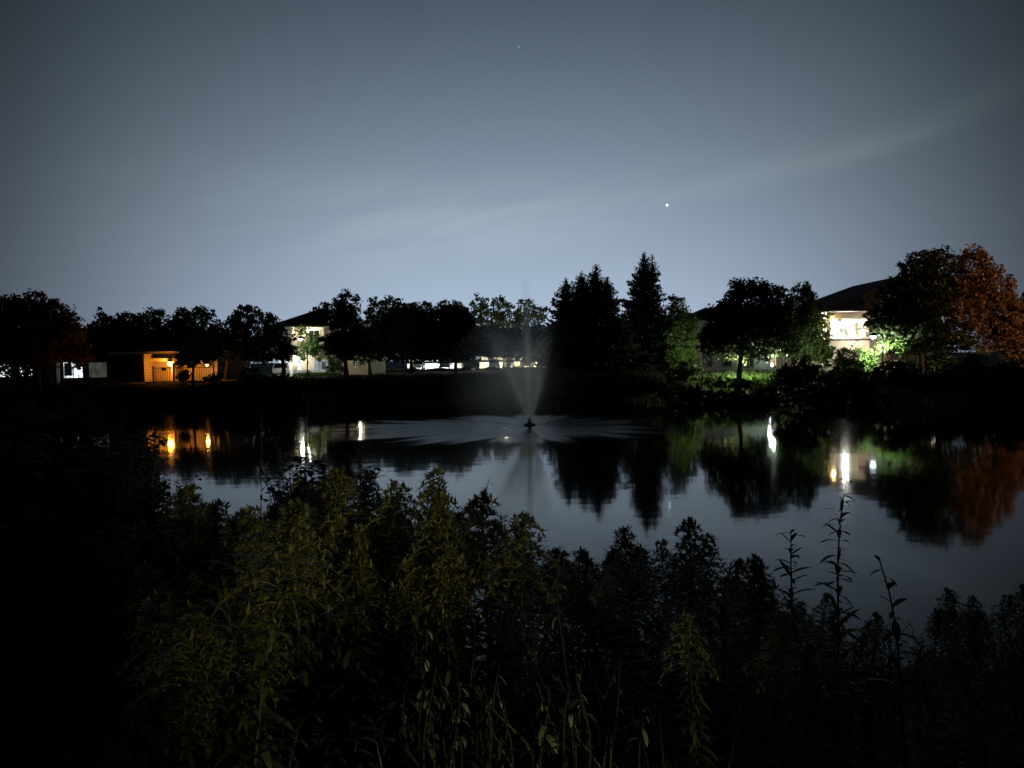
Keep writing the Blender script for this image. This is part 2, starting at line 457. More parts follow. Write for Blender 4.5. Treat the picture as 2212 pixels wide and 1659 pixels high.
def broadleaf(label, D, blobs, base, leaf=0.25, clump=0.55, m='leaf_dark', r0=0.2, dens=1.0, loose=0.0, group=None, name='broadleaf_tree', cat='tree', trunk_to=None, stems=1):
    """blobs in picture pixels (x, y, rx, ry) at distance D; base = pixel x of the foot"""
    k = PX(D)
    bs = []
    for i, (x, y, rx, ry) in enumerate(blobs):
        p = P(x, y, D + rng.uniform(-0.25, 0.25) * rx * k)
        bs.append((tuple(p), rx * k, (rx + ry) * 0.5 * k * 0.95, ry * k))
    bx = P(base, 800, D).x
    foot = Vector((bx, D, GZ(bx, D)))
    root = thing(name, label, cat, foot, group)
    top_b = max(bs, key=lambda q: q[0][2])
    mean = np.mean([q[0] for q in bs], axis=0)
    for s in range(stems):
        f = foot + (Vector((random.uniform(-.5, .5), random.uniform(-.3, .3), 0)) if s else Vector((0, 0, 0)))
        tp = Vector((bx * 0.5 + mean[0] * 0.5 + (random.uniform(-1, 1) if s else 0), D, mean[2] * 0.5 + top_b[0][2] * 0.5))
        trunk_mesh(f, tp, r0 * (1 if s == 0 else 0.6), [q[0] for q in bs[: (9 if s == 0 else 2)]], root)
    c = blob_leaves(bs, leaf, clump, dens, loose)
    v, f = leaf_quads(c, leaf * rng.uniform(0.6, 1.3, len(c)), 0.62)
    link_mesh('crown', v, f, MATS[m], root)
    return root
def spruce(label, D, peak, half, bottom, base=None, group=None, twin=None, lean=0.0, seed=0, dens=1.0, shape=0.8):
    """peak (px x, y), half width in px low down, px y of the lowest boughs"""
    r_ = np.random.default_rng(seed)
    k = PX(D)
    pk = P(peak[0], peak[1], D); fx = P(base if base else peak[0], 800, D).x
    foot = Vector((fx, D, GZ(fx, D)))
    root = thing('spruce_tree', label, 'tree', foot, group)
    H = pk.z - foot.z
    zb = P(peak[0], bottom, D).z
    mb = MB(); mb.tube([foot - Vector((0, 0, .2)), foot.lerp(pk, 0.4), foot.lerp(pk, .8), pk], [0.26, 0.17, 0.07, 0.015], 8)
    mb.build('trunk', MATS['bark'], root, True)
    cs, sz = [], []
    Rm = half * k
    tips = [(pk, 1.0)]
    if twin: tips.append((P(twin[0], twin[1], D), 0.2))
    for tip, frac in tips:
        zz = zb if frac == 1.0 else tip.z - frac * (tip.z - zb)
        while zz < tip.z - 0.05:
            tt = (tip.z - zz) / (tip.z - zb)
            nb = int((6 + 12 * tt) * dens)
            whorl = r_.uniform(0, 6.28); rowk = r_.uniform(0.8, 1.12)
            for j in range(nb):
                a = whorl + 2 * math.pi * j / nb + r_.normal(0, .18)
                ln_ = (Rm * (tt ** shape) * r_.uniform(0.5, 1.15) * rowk + 0.06) * (0.8 if frac < 1 else 1)
                ax = foot.lerp(pk, min(1, max(0, (zz - foot.z) / H))) if frac == 1.0 else Vector((tip.x, tip.y, zz))
                steps = max(2, int(ln_ / 0.11))
                s = np.linspace(0.03, 1, steps)
                up0 = 0.75 - 0.95 * tt ** .6                  # young top boughs rise, old low ones hang
                zl = zz + r_.normal(0, .1) * (1 + tt) + up0 * ln_ * s * 0.7 - 0.22 * tt * ln_ * s ** 1.4 + 0.2 * ln_ * s ** 3
                base_p = np.stack([ax.x + math.cos(a) * ln_ * s, ax.y + math.sin(a) * ln_ * s, zl], 1)
                for rep in range(5):
                    w = (0.02 + 0.24 * np.sin(np.pi * np.clip(s * .8 + .12, 0, 1)) * min(1.0, ln_ * .6))[:, None]
                    cs.append(base_p + r_.normal(size=(steps, 3)) * w * np.array([1, 1, 0.35]))
                    sz.append(np.full(steps, 0.09 + 0.2 * min(1, ln_ / 1.5)))
            zz += 0.16 + 0.3 * tt
    n_in = int(2600 * dens)                                # dead inner twigs that close the view through the tree
    tq = r_.random(n_in) ** .6
    zq = pk.z - tq * (pk.z - zb); rq = Rm * tq ** shape * .62 * r_.random(n_in) ** .5; aq = r_.uniform(0, 6.28, n_in)
    cs.append(np.stack([pk.x + rq * np.cos(aq), D + rq * np.sin(aq), zq], 1)); sz.append(np.full(n_in, .3))
    c = np.concatenate(cs)
    v, f = leaf_quads(c, np.concatenate(sz) * r_.uniform(0.7, 1.3, len(c)), 0.5, 0.4)
    link_mesh('crown', v, f, MATS['needle'], root)
    return root

broadleaf('round dark tree with browned edge standing before the white lit windows at the shore end', 55,
          [(70, 690, 62, 60), (20, 700, 60, 62), (115, 700, 52, 55), (150, 735, 36, 45), (60, 755, 90, 42), (-30, 740, 60, 55), (170, 770, 22, 26)], 82, m='leaf_brown', dens=1.1)
broadleaf('low black tree rising behind the clubhouse roof next to the round browned tree', 84, [(235, 735, 55, 52), (205, 745, 35, 50), (265, 725, 30, 40)], 236, 0.34)
broadleaf('black rounded tree behind the clubhouse entrance with a lamp glinting in it', 84, [(310, 728, 45, 48), (340, 740, 40, 45), (290, 740, 35, 45)], 315, 0.34)
broadleaf('black tree with knobbly top between the clubhouse entrance and the dark maple', 82, [(392, 715, 34, 48), (375, 735, 35, 45), (412, 730, 32, 50)], 392, 0.34)
broadleaf('small low tree with thin trunk in front of the orange lit entrance', 60, [(425, 765, 40, 20), (402, 775, 26, 18), (450, 758, 34, 22), (425, 750, 30, 14)], 417, 0.26, 0.45, r0=0.11)
broadleaf('wide dark maple with orange glow under its crown and lamps seen through it', 66, [(500, 728, 55, 42), (455, 745, 42, 40), (545, 735, 45, 45), (480, 755, 55, 24), (560, 765, 40, 22)], 488, loose=0.12, m='leaf_dark')
broadleaf('dark tree with a pointed twig at top leaning over the white parked car', 74, [(604, 738, 32, 42), (588, 705, 18, 26), (584, 684, 7, 14), (570, 750, 30, 36), (622, 758, 18, 22)], 612, loose=0.1)
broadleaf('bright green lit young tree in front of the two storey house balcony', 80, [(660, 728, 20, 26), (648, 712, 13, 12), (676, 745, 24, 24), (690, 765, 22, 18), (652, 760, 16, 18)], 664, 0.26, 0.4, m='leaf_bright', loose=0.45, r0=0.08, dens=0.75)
broadleaf('tall pointed dark tree with straight trunk beside the two storey house', 73, [(745, 645, 11, 17), (744, 672, 24, 26), (743, 705, 38, 34), (718, 742, 26, 26), (775, 742, 34, 34), (750, 748, 44, 38)], 748, loose=0.1, r0=0.2)
broadleaf('dark loose tree behind the pointed tree with tiny lamp lights among its leaves', 86, [(800, 720, 26, 50), (812, 750, 26, 32), (786, 760, 22, 26)], 800, loose=0.25, dens=1.1)
broadleaf('broad black tree with flat top left of the fountain by two smaller neighbours', 88, [(872, 706, 46, 48), (838, 722, 32, 50), (908, 716, 38, 52), (862, 748, 56, 36), (910, 750, 40, 32), (930, 740, 30, 40), (890, 735, 44, 40)], 888, 0.3, dens=1.5)
broadleaf('black upright tree standing close behind the fountain jet with trunks below', 88, [(985, 702, 36, 52), (955, 712, 34, 54), (1006, 722, 28, 54), (975, 748, 56, 36), (1010, 748, 34, 32), (985, 735, 40, 40)], 985, 0.3, dens=1.5)
broadleaf('low black spreading tree behind the fountain over the yellow lit car park', 88, [(1060, 738, 42, 38), (1105, 740, 44, 34), (1150, 743, 40, 42), (1085, 748, 64, 24), (1175, 746, 46, 26)], 1095, 0.3, stems=3, r0=0.16, dens=1.5)
bgt = [([(690, 676, 24, 16), (712, 668, 22, 16), (700, 690, 28, 22)], 700, 'pale rounded tree behind the two storey house roof'),
       ([(765, 662, 20, 22), (730, 666, 22, 22), (742, 690, 35, 28)], 744, 'grey green tree rising behind the pointed dark tree'),
       ([(808, 664, 22, 20), (842, 658, 24, 22), (826, 690, 38, 32), (862, 676, 20, 20)], 830, 'tall loose tree far beyond the flat topped black tree'),
       ([(892, 672, 26, 20), (925, 674, 24, 22), (905, 700, 40, 30)], 905, 'far tree filling the gap between two black trees'),
       ([(955, 668, 20, 18), (985, 668, 22, 20), (970, 700, 34, 30)], 968, 'far tree peeping over the upright black tree'),
       ([(1034, 662, 24, 24), (1055, 690, 26, 30), (1028, 700, 22, 26)], 1040, 'far lit tree with open crown close to the upright black tree'),
       ([(1083, 664, 26, 26), (1100, 695, 30, 26), (1075, 705, 20, 18)], 1088, 'far lit tree with sky gaps directly behind the fountain top'),
       ([(1136, 668, 24, 24), (1150, 695, 26, 26), (1122, 690, 14, 22), (1170, 676, 18, 22)], 1140, 'far lit tree with sky gaps against the spruce group'),
       ([(216, 676, 8, 12), (228, 690, 18, 14)], 222, 'small pointed far tree peeping over the low black tree'),
       ([(330, 680, 22, 14), (350, 692, 22, 20)], 338, 'far tree lit pale green above the clubhouse roof'),
       ([(440, 674, 24, 18), (425, 690, 30, 22)], 438, 'rounded far tree behind the knobbly black tree'),
       ([(535, 676, 32, 18), (560, 690, 24, 20), (515, 692, 28, 20)], 538, 'broad far tree above the dark maple'),
       ([(262, 684, 20, 10), (285, 690, 24, 14)], 270, 'low far tree line crown between black trees and sky')]
for bl, bx, lb in bgt:
    broadleaf(lb, 132, bl, bx, 0.55, 0.85, 'leaf_mid', 0.25, loose=0.3, dens=0.75, group='trees far beyond the car park')
spruce('outer spruce with low ragged top beside the fountain mist', 74, (1222, 602), 66, 788, seed=1, group='spruces on the far bank')
spruce('spruce with blunt top in the middle of the spruce group', 76, (1256, 589), 78, 788, seed=2, group='spruces on the far bank')
spruce('highest spruce of the joined spruce group', 73, (1287, 574), 84, 788, seed=3, group='spruces on the far bank')
spruce('shoulder spruce of the group next to the lone twin tipped spruce', 75, (1311, 599), 70, 788, seed=4, group='spruces on the far bank')
spruce('tallest spruce with twin tips standing alone against the sky', 69, (1391, 545), 92, 788, twin=(1409, 553), seed=5, group='spruces on the far bank', dens=1.15, shape=0.9)
broadleaf('black bushy tree filling the dark space behind the spruce group', 84, [(1205, 740, 44, 46), (1260, 735, 50, 52), (1320, 738, 44, 50), (1185, 762, 40, 26)], 1250, 0.36)
broadleaf('black bushy tree filling the dark space behind the twin tipped spruce', 82, [(1370, 735, 44, 52), (1425, 728, 34, 56), (1400, 762, 46, 28)], 1395, 0.36)
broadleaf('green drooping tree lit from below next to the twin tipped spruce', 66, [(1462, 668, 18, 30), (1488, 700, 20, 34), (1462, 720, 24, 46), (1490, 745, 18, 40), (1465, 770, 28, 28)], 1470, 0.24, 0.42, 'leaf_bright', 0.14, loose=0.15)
broadleaf('big dome shaped dark tree with orange windows showing through it', 58, [(1620, 664, 64, 60), (1568, 698, 50, 50), (1670, 676, 44, 58), (1542, 733, 34, 40), (1610, 735, 80, 50), (1682, 735, 38, 44), (1605, 625, 30, 24)], 1596, loose=0.06, dens=1.05)
broadleaf('dark tree with raised side twig between the dome tree and the gabled house', 61, [(1730, 655, 34, 40), (1758, 690, 30, 46), (1722, 700, 42, 44), (1760, 735, 28, 30), (1715, 745, 40, 32), (1742, 625, 12, 14), (1772, 758, 22, 24), (1740, 765, 34, 18)], 1700, loose=0.08, m='leaf_mid')
broadleaf('large black tree with ragged side hiding the gabled house roof', 56, [(1985, 582, 42, 44), (2018, 572, 36, 38), (1945, 642, 44, 42), (1998, 640, 58, 58), (1908, 686, 40, 30), (1985, 700, 88, 46), (1965, 738, 70, 24), (2050, 740, 60, 26), (1915, 712, 34, 24)], 1988, 0.28, 0.55, loose=0.06, r0=0.24)
broadleaf('rust red tree glowing under street light at the end of the far bank', 57, [(2095, 580, 44, 46), (2140, 625, 44, 50), (2090, 660, 50, 60), (2175, 690, 36, 56), (2130, 720, 60, 46), (2195, 750, 32, 46)], 2203, 0.27, 0.5, 'leaf_rust', loose=0.04, r0=0.22)
broadleaf('dark tree cut by the picture edge behind the rust red tree', 66, [(2235, 690, 50, 60), (2270, 720, 60, 60)], 2250, 0.36)

# ------------------------------------------------------------------ shrubs on the far bank
def shrub(label, D, blobs, m='leaf_dark', leaf=0.22, clump=0.34, loose=0.15, group=None, dens=0.9):
    k = PX(D)
    bs = [(tuple(P(x, y, D + rng.uniform(-.3, .3))), rx * k, max(0.5, rx * k * 0.7), ry * k) for x, y, rx, ry in blobs]
    bx = bs[0][0][0]
    foot = Vector((bx, D, GZ(bx, D)))
    root = thing('shrub', label, 'shrub', foot, group)
    mb = MB()
    for q in bs:
        for i in range(4):
            s = foot + Vector((random.uniform(-.2, .2) + (q[0][0] - bx) * 0.5, random.uniform(-.2, .2), -0.1))
            e = Vector(q[0]) + Vector((random.uniform(-.6, .6) * q[1], random.uniform(-.3, .3), random.uniform(0, .7) * q[3]))
            mb.tube([s, s.lerp(e, .5) + Vector((0, 0, .1)), e], [0.03, 0.022, 0.008], 5)
    mb.build('stem', MATS['bark'], root)
    c = blob_leaves(bs, leaf, clump, dens, loose)
    v, f = leaf_quads(c, leaf * rng.uniform(0.6, 1.3, len(c)), 0.6)
    link_mesh('foliage', v, f, MATS[m], root)
    return root
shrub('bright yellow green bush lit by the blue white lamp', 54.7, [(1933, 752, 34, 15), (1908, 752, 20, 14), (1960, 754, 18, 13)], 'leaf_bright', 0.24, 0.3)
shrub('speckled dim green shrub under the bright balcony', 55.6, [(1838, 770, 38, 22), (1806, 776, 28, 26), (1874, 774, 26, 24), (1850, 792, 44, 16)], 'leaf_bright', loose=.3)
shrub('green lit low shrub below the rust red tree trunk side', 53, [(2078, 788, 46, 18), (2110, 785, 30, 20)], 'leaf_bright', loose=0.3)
shrub('black rounded bank shrub next to the lit lawn strip', 50, [(1730, 808, 48, 36), (1700, 820, 34, 26)])
shrub('black bank shrub below the speckled green shrub', 49, [(1815, 822, 46, 30), (1858, 824, 40, 26)])
shrub('black bank shrub below the bright yellow green bush', 48, [(1925, 812, 50, 32), (1968, 818, 40, 28)])
shrub('black bank shrub at the foot of the large black tree', 47.5, [(2030, 828, 52, 26), (2075, 830, 40, 24)])
shrub('black bank shrub under the rust red tree', 47, [(2140, 818, 56, 30), (2195, 812, 44, 34)])
shrub('thin twiggy shrub cutting up the white lit windows under the round browned tree', 60, [(30, 800, 34, 22), (72, 798, 26, 24), (95, 815, 20, 14)], leaf=.26, clump=.4, loose=.55)
shrub('tangled green shrub at the foot of the drooping tree', 60, [(1490, 800, 36, 26), (1462, 812, 28, 18)], 'leaf_mid', loose=0.25)
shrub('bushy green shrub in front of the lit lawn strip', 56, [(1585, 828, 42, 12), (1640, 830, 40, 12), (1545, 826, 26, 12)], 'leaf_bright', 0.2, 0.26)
shrub('dark low waterside shrub below the drooping green tree', 55, [(1470, 850, 46, 22), (1510, 856, 30, 18)])  # this and the next two shrubs are added to cover and shade the lit bank
shrub('dark low waterside shrub below the lit lawn strip', 52.5, [(1570, 862, 50, 20), (1610, 866, 34, 16)])
shrub('dark low waterside shrub between the lawn strip and the black rounded shrub', 52, [(1665, 856, 44, 22), (1635, 864, 30, 16)])
shrub('black waterside shrub below the gap between two black rounded shrubs', 48.5, [(1755, 856, 50, 26), (1790, 862, 36, 20)])  # this shrub and the next are added to black out the lamplit bank
shrub('black waterside shrub under the dazzling balcony', 48, [(1840, 858, 48, 26), (1880, 862, 40, 20)])
shrub('black mound shaped shrub on the bank in front of the white parked car', 58, [(560, 830, 44, 20), (530, 834, 26, 14)])
shrub('black spreading shrub on the bank below the pointed twig tree', 58.3, [(612, 829, 36, 20), (640, 834, 18, 12)])
shrub('dim green shrub by the trunk of the large black tree', 56.8, [(2010, 782, 34, 22), (2046, 790, 30, 20), (1968, 792, 26, 16)], 'leaf_mid', loose=.25)
shrub('pale feathery shrub lit beside the house windows with blinds', 82, [(722, 782, 12, 16), (716, 795, 12, 12)], 'leaf_bright', 0.24, 0.3, 0.3)
shrub('brown round shrub next to the pale feathery one', 82, [(738, 792, 12, 14)], 'leaf_rust', 0.24, 0.3, 0.3)
shrub('rounded dark shrub beside the orange lit maple trunk', 72, [(450, 812, 30, 10), (520, 806, 46, 14)], 'leaf_dark')

shrub('small black bush in front of the orange lit fence by the thin trunk', 60.5, [(400, 811, 15, 12), (392, 816, 12, 7)], leaf=.18, clump=.25)
shrub('low black bush at the end of the orange lit fence', 60.8, [(455, 818, 16, 8), (470, 814, 12, 10)], leaf=.18, clump=.25)
# ------------------------------------------------------------------ spruce side trunks etc: young trunks lit along one side by the car park
for x, lb in ((1412, 'thin pale young trunk by the white lit doorway'),):
    pass

# ------------------------------------------------------------------ buildings
def xz(px, py, Y):
    p = P(px, py, Y); return p.x, p.z
def rect(px0, py0, px1, py1, Y):
    a = P(px0, (py0 + py1) / 2, Y).x; b_ = P(px1, (py0 + py1) / 2, Y).x
    z1 = P((px0 + px1) / 2, py0, Y).z; z0 = P((px0 + px1) / 2, py1, Y).z
    return a, b_, z0, z1
def window(parent, px0, py0, px1, py1, Y, pane, frame='trim_white', bars=1, wire=0.07):
    """a framed window standing proud of a wall whose face is at Y"""
    x0, x1, z0, z1 = rect(px0, py0, px1, py1, Y)
    fr = MB(); w = wire
    fr.box(x0 - w, x0, Y - .06, Y + .04, z0 - w, z1 + w).box(x1, x1 + w, Y - .06, Y + .04, z0 - w, z1 + w)
    fr.box(x0, x1, Y - .06, Y + .04, z1, z1 + w).box(x0 - .04, x1 + .04, Y - .09, Y + .04, z0 - w - .05, z0)
    for i in range(bars):
        xm = x0 + (x1 - x0) * (i + 1) / (bars + 1); fr.box(xm - .03, xm + .03, Y - .05, Y - .012, z0, z1)
    o = fr.build('window', MATS[frame], parent)
    pn = MB(); pn.box(x0, x1, Y - .01, Y + .03, z0, z1)
    pn.build('pane', MATS[pane], o)
    return o
def curtain(parent, px0, py0, px1, py1, Y, n=10):
    x0, x1, z0, z1 = rect(px0, py0, px1, py1, Y)
    mb = MB(); vs = []
    for i in range(n * 2 + 1):
        xx = x0 + (x1 - x0) * i / (n * 2); yy = Y - .03 - (0.03 if i % 2 else 0)
        vs += [(xx, yy, z0), (xx, yy, z1)]
    mb.add(vs, [(2 * i, 2 * i + 2, 2 * i + 3, 2 * i + 1) for i in range(n * 2)])
    return mb.build('curtain', MATS['blind'], parent)
def wall_lamp(parent, px, py, Y, bulb, power, col, size=0.13, radius=0.12):
    p = P(px, py, Y)
    mb = MB(); mb.lathe((p.x, p.y, p.z + size), [(size * 1.1, 0), (size * 0.8, size * .5), (0.02, size * .8)], 10)
    mb.box(p.x - .03, p.x + .03, p.y, p.y + 0.3, p.z + size * 0.9, p.z + size * 1.2)
    o = mb.build('wall_lamp', MATS['frame_dark'], parent)
    bb = MB(); bb.lathe((p.x, p.y, p.z - size), [(size * .3, 0), (size * .9, size * .5), (size, size), (size * .8, size * 1.7), (size * .3, size * 1.95)], 12)
    bb.build('bulb', MATS[bulb], o, True)
    lamp_light((p.x, p.y - size - 0.15, p.z - 0.1), power, col, o, radius)
    return o
def hip_roof(parent, x0, x1, y0, y1, z, rise, over=0.6, ridge=0.35, name='roof', m='roof_shingle'):
    x0 -= over; x1 += over; y0 -= over; y1 += over
    ym = (y0 + y1) / 2; rx = (x1 - x0) * ridge
    v = [(x0, y0, z), (x1, y0, z), (x1, y1, z), (x0, y1, z), (x0 + rx, ym, z + rise), (x1 - rx, ym, z + rise),
         (x0, y0, z + .18), (x1, y0, z + .18), (x1, y1, z + .18), (x0, y1, z + .18)]
    f = [(3, 2, 1, 0), (0, 1, 7, 6), (1, 2, 8, 7), (2, 3, 9, 8), (3, 0, 6, 9), (6, 7, 5, 4), (7, 8, 5), (8, 9, 4, 5), (9, 6, 4)]
    return MB().add(v, f).build(name, MATS[m], parent)

# --- clubhouse, single storey, orange lit entrance
Y = 65.0
xa, _ = xz(-70, 800, Y); xb, _ = xz(244, 800, Y); xc, _ = xz(464, 800, Y); xe, _ = xz(330, 800, Y)
zf = 1.95; ze = P(300, 764, Y).z
club = thing('clubhouse', 'low brick clubhouse with dark hip roof and orange lit entrance behind iron fence', 'building', (xb, Y, zf))
MB().box(xa, xb, Y, Y + 9, zf - .3, ze).build('wall', MATS['brick'], club)
MB().box(xb, xe, Y + 2.2, Y + 9, zf - .3, ze).build('wall', MATS['brick'], club)
MB().box(xe, xc, Y + .6, Y + 9, zf - .3, ze).build('wall', MATS['brick_tan'], club)
hip_roof(club, xa, xc, Y - 0.2, Y + 9, ze, 2.3, 0.5, 0.16)
xk, _ = xz(324, 800, Y); MB().box(xk, xe, Y - 1.5, Y + 2.2, zf - .3, ze - .05).build('wall', MATS['brick'], club)  # wing wall added to keep the entrance lamp off the outer brick
sf = MB(); sf.box(xb, xc + .4, Y - .74, Y - .712, ze - .02, ze + .16); sf.build('fascia', MATS['soffit'], club)
x0, x1, z0, z1 = rect(312, 774, 372, 781, Y - .3); MB().box(x0, x1, Y - .3, Y + 2.2, z0, z1).build('entrance_beam', MATS['soffit'], club)
for px in (374,):
    x, z = xz(px, 800, Y - .2); MB().box(x - .14, x + .14, Y - .34, Y - .06, zf - .2, z1 if px in (312, 374) else ze).build('post', MATS['stucco'], club)
o = window(club, 138, 783, 179, 816, Y, 'lit_white', 'frame_dark', 1); curtain(o, 139, 784, 156, 812, Y - .03, 7)
window(club, 193, 783, 231, 815, Y, 'lit_dim', 'trim_white', 0)
window(club, 252, 783, 270, 814, Y + 2.2, 'lit_brown', 'frame_dark', 0)
window(club, 0, 786, 24, 814, Y, 'lit_white', 'frame_dark', 1)
o = window(club, 41, 786, 70, 812, Y, 'lit_white', 'frame_dark', 2); curtain(o, 52, 786, 62, 812, Y - .03, 4)
x0, x1, z0, z1 = rect(286, 783, 300, 822, Y + 2.2)
dr = MB(); dr.box(x0, x1, Y + 2.12, Y + 2.2, zf, z1); d = dr.build('door', MATS['frame_dark'], club)
MB().box(x1 - .18, x1 - .12, Y + 2.06, Y + 2.12, zf + 1, zf + 1.14).build('handle', MATS['steel'], d)
wall_lamp(club, 366.5, 786, Y - .45, 'bulb_orange', 330, ORANGE, 0.2, 0.2)
wall_lamp(club, 447, 788, Y - .4, 'bulb_orange', 100, (1.0, 0.42, 0.08), 0.12)
bx0, _ = xz(120, 800, Y - 1.5)
x0, x1, z0, z1 = rect(106, 786, 124, 826, Y - 1.0)
gp = thing('brick_pier', 'pale pier beside the bright white window under the round browned tree', 'pier', ((x0 + x1) / 2, Y - .9, zf))
MB().box(x0, x1, Y - 1.1, Y - .6, zf - .2, z1).build('shaft', MATS['concrete'], gp)
MB().box(x0 - .06, x1 + .06, Y - 1.16, Y - .54, z1, z1 + .1).build('cap', MATS['concrete'], gp)
# path and kerb lit at the clubhouse foot
pw = MB(); xq0, _ = xz(330, 822, 63); xq1, _ = xz(520, 822, 63)
pw.box(xq0, xq1, 61.6, 64.3, 1.9, 2.08); tag(pw.build('path', MATS['concrete']), kind='structure')
# iron fence
fy = Y - 3.0
x0, x1, z0, z1 = rect(331, 792, 462, 823, fy)
fen = thing('iron_fence', 'black iron bar fence before the orange lit clubhouse entrance', 'fence', (x0, fy, zf))
fr = MB()
for i in range(int((x1 - x0) / 0.15)):
    x = x0 + 0.15 * i; fr.tube([(x, fy, zf), (x, fy, z1)], [.02, .02], 5)
fr.build('bars', MATS['iron'], fen)
MB().box(x0, x1, fy - .02, fy + .02, z1 - .12, z1 - .07).build('rail', MATS['iron'], fen)
MB().box(x0, x1, fy - .02, fy + .02, zf + .12, zf + .17).build('rail', MATS['iron'], fen)
for i in range(4):
    x = x0 + (x1 - x0) * i / 3; MB().box(x - .05, x + .05, fy - .05, fy + .05, zf - .1, z1 + .08).build('post', MATS['iron'], fen)
x0, x1, z0, z1 = rect(349, 794, 359, 801, fy - .06)
sg = tag(MB().box(x0, x1, fy - .1, fy - .06, z0, z1).build('notice_board', MATS['frame_dark']), 'small dark board fixed on the iron fence bars', 'board')

# --- two storey house
Y = 86.0
xa, _ = xz(600, 750, Y); xb, _ = xz(800, 750, Y); zf = 1.95
ze = P(690, 705, Y).z; z2 = P(690, 765, Y).z
xm0, _ = xz(632, 740, Y); xm1, _ = xz(700, 740, Y)
hs_ = thing('house', 'cream two storey house with lit balcony and hip roof behind the green young tree', 'house', (xa, Y, zf))
MB().box(xa, xm0, Y, Y + 10, zf - .3, ze).build('wall', MATS['siding_cream'], hs_)
MB().box(xm1, xb, Y, Y + 10, zf - .3, ze).build('wall', MATS['siding_cream'], hs_)
MB().box(xm0, xm1, Y + 1.8, Y + 10, zf - .3, ze).build('wall', MATS['siding_cream'], hs_)
hip_roof(hs_, xa, xb - 2.5, Y, Y + 10, ze, P(685, 669, Y + 5).z - ze, 0.7, 0.42)
MB().box(xm0, xm1, Y - .05, Y + 1.8, z2 - .1, z2 + .1).build('balcony', MATS['trim_white'], hs_)
rl = MB(); rl.box(xm0, xm1, Y - .04, Y + .02, z2 + 1.0, z2 + 1.06)
for i in range(26):
    x = xm0 + (xm1 - xm0) * i / 25; rl.box(x - .015, x + .015, Y - .03, Y, z2 + .1, z2 + 1.0)
rl.build('railing', MATS['trim_white'], hs_)
window(hs_, 668, 714, 690, 758, Y + 1.8, 'glass_dark', bars=1)
o = window(hs_, 679, 779, 692, 801, Y + 1.8, 'glass_dark', 'trim_white', 0); curtain(o, 680, 780, 691, 800, Y + 1.78, 8)
o = window(hs_, 694, 779, 707, 801, Y, 'lit_cyan', 'trim_white', 0); curtain(o, 694.5, 780, 706, 800, Y - .02, 8)
window(hs_, 637, 768, 650, 798, Y + 1.8, 'lit_white', 'trim_white', 0)
window(hs_, 763, 772, 773, 792, Y, 'lit_dim', 'trim_white', 1)
window(hs_, 586, 781, 598, 797, Y - .0, 'lit_cyan', 'trim_white', 0) if False else None
x0, x1, z0, z1 = rect(603, 779, 622, 803, Y)
gd = MB().box(x0, x1, Y - .05, Y - .01, zf, z1).build('garage_door', MATS['trim_white'], hs_)
wall_lamp(hs_, 664, 709, Y + 1.2, 'bulb_warm', 260, (1.0, .93, .75), 0.12)
wall_lamp(hs_, 645, 772, Y + 1.0, 'bulb_white', 160, (1.0, .95, .8), 0.14)
wall_lamp(hs_, 610, 779, Y - 1.2, 'bulb_blue', 300, BLUISH, 0.16)
wall_lamp(hs_, 776, 766, Y - .8, 'bulb_warm', 130, (1.0, .9, .66), 0.12)
st = MB(); x0, x1, _, _ = rect(628, 800, 656, 806, Y - 1)
for i in range(4):
    st.box(x0, x1, Y + .3 - .35 * i, Y + .65 - .35 * i + (1.1 if i == 0 else 0), zf - .1, zf + .6 - .17 * i)
st.build('step', MATS['concrete'], hs_)
# low hedge along the house front
hx0, _ = xz(634, 808, 81); hx1, _ = xz(736, 808, 81)
hedge_pts = np.stack([rng.uniform(hx0, hx1, 2600), rng.normal(81, .25, 2600), 1.95 + rng.random(2600) ** 1.3 * 0.38], 1)
v, f = leaf_quads(hedge_pts, rng.uniform(.08, .2, 2600), .6)
hd = thing('hedge', 'low clipped hedge strip along the front of the two storey house', 'hedge', ((hx0 + hx1) / 2, 81, 1.95))
link_mesh('foliage', v, f, MATS['leaf_bright'], hd)

for lb, pa, pb, yy in (('dark clipped hedge running in front of the yellow lit garage wall', 1028, 1262, 104.0), ('dark clipped hedge running in front of the short white garages', 806, 1018, 103.0)):
    a0 = P(pa, 800, yy).x; b0 = P(pb, 800, yy).x; n = int((b0 - a0) * 420)
    hp = np.stack([rng.uniform(a0, b0, n), rng.normal(yy, .35, n), 1.9 + rng.random(n) ** .8 * .4], 1)
    hp[:, 2] += .1 * np.sin(hp[:, 0] * 1.7)
    v, f = leaf_quads(hp, rng.uniform(.12, .3, n), .6)
    hd2 = thing('hedge', lb, 'hedge', ((a0 + b0) / 2, yy, 1.9)); link_mesh('foliage', v, f, MATS['leaf_dark'], hd2)
# --- gabled apartment house on the other side
Y = 61.0
xa, _ = xz(1789, 720, Y); xw, _ = xz(1878, 720, Y); xb, _ = xz(2040, 720, Y); zf = 1.9
ze = P(1830, 672, Y).z; z2 = P(1840, 732, Y).z
ap = thing('apartment_house', 'apartment house with large dark gable roof and dazzling lit balcony', 'building', (xa, Y, zf))
MB().box(xa, xw, Y + 2.0, Y + 12, zf - .3, ze).build('wall', MATS['siding_cream'], ap)
MB().box(xw, xb, Y + .4, Y + 12, zf - .3, ze).build('wall', MATS['brick'], ap)
MB().box(xa, xw, Y, Y + .25, zf - .3, z2 - .15).build('wall', MATS['brick_tan'], ap)
MB().box(xa - .05, xw, Y - .1, Y + 2.0, z2 - .15, z2).build('balcony', MATS['frame_dark'], ap)
x0, x1, z0, z1 = rect(1790, 674, 1878, 689, Y)
MB().box(x0, x1, Y - .05, Y + .3, z0, z1).build('frieze', MATS['siding_tan'], ap)
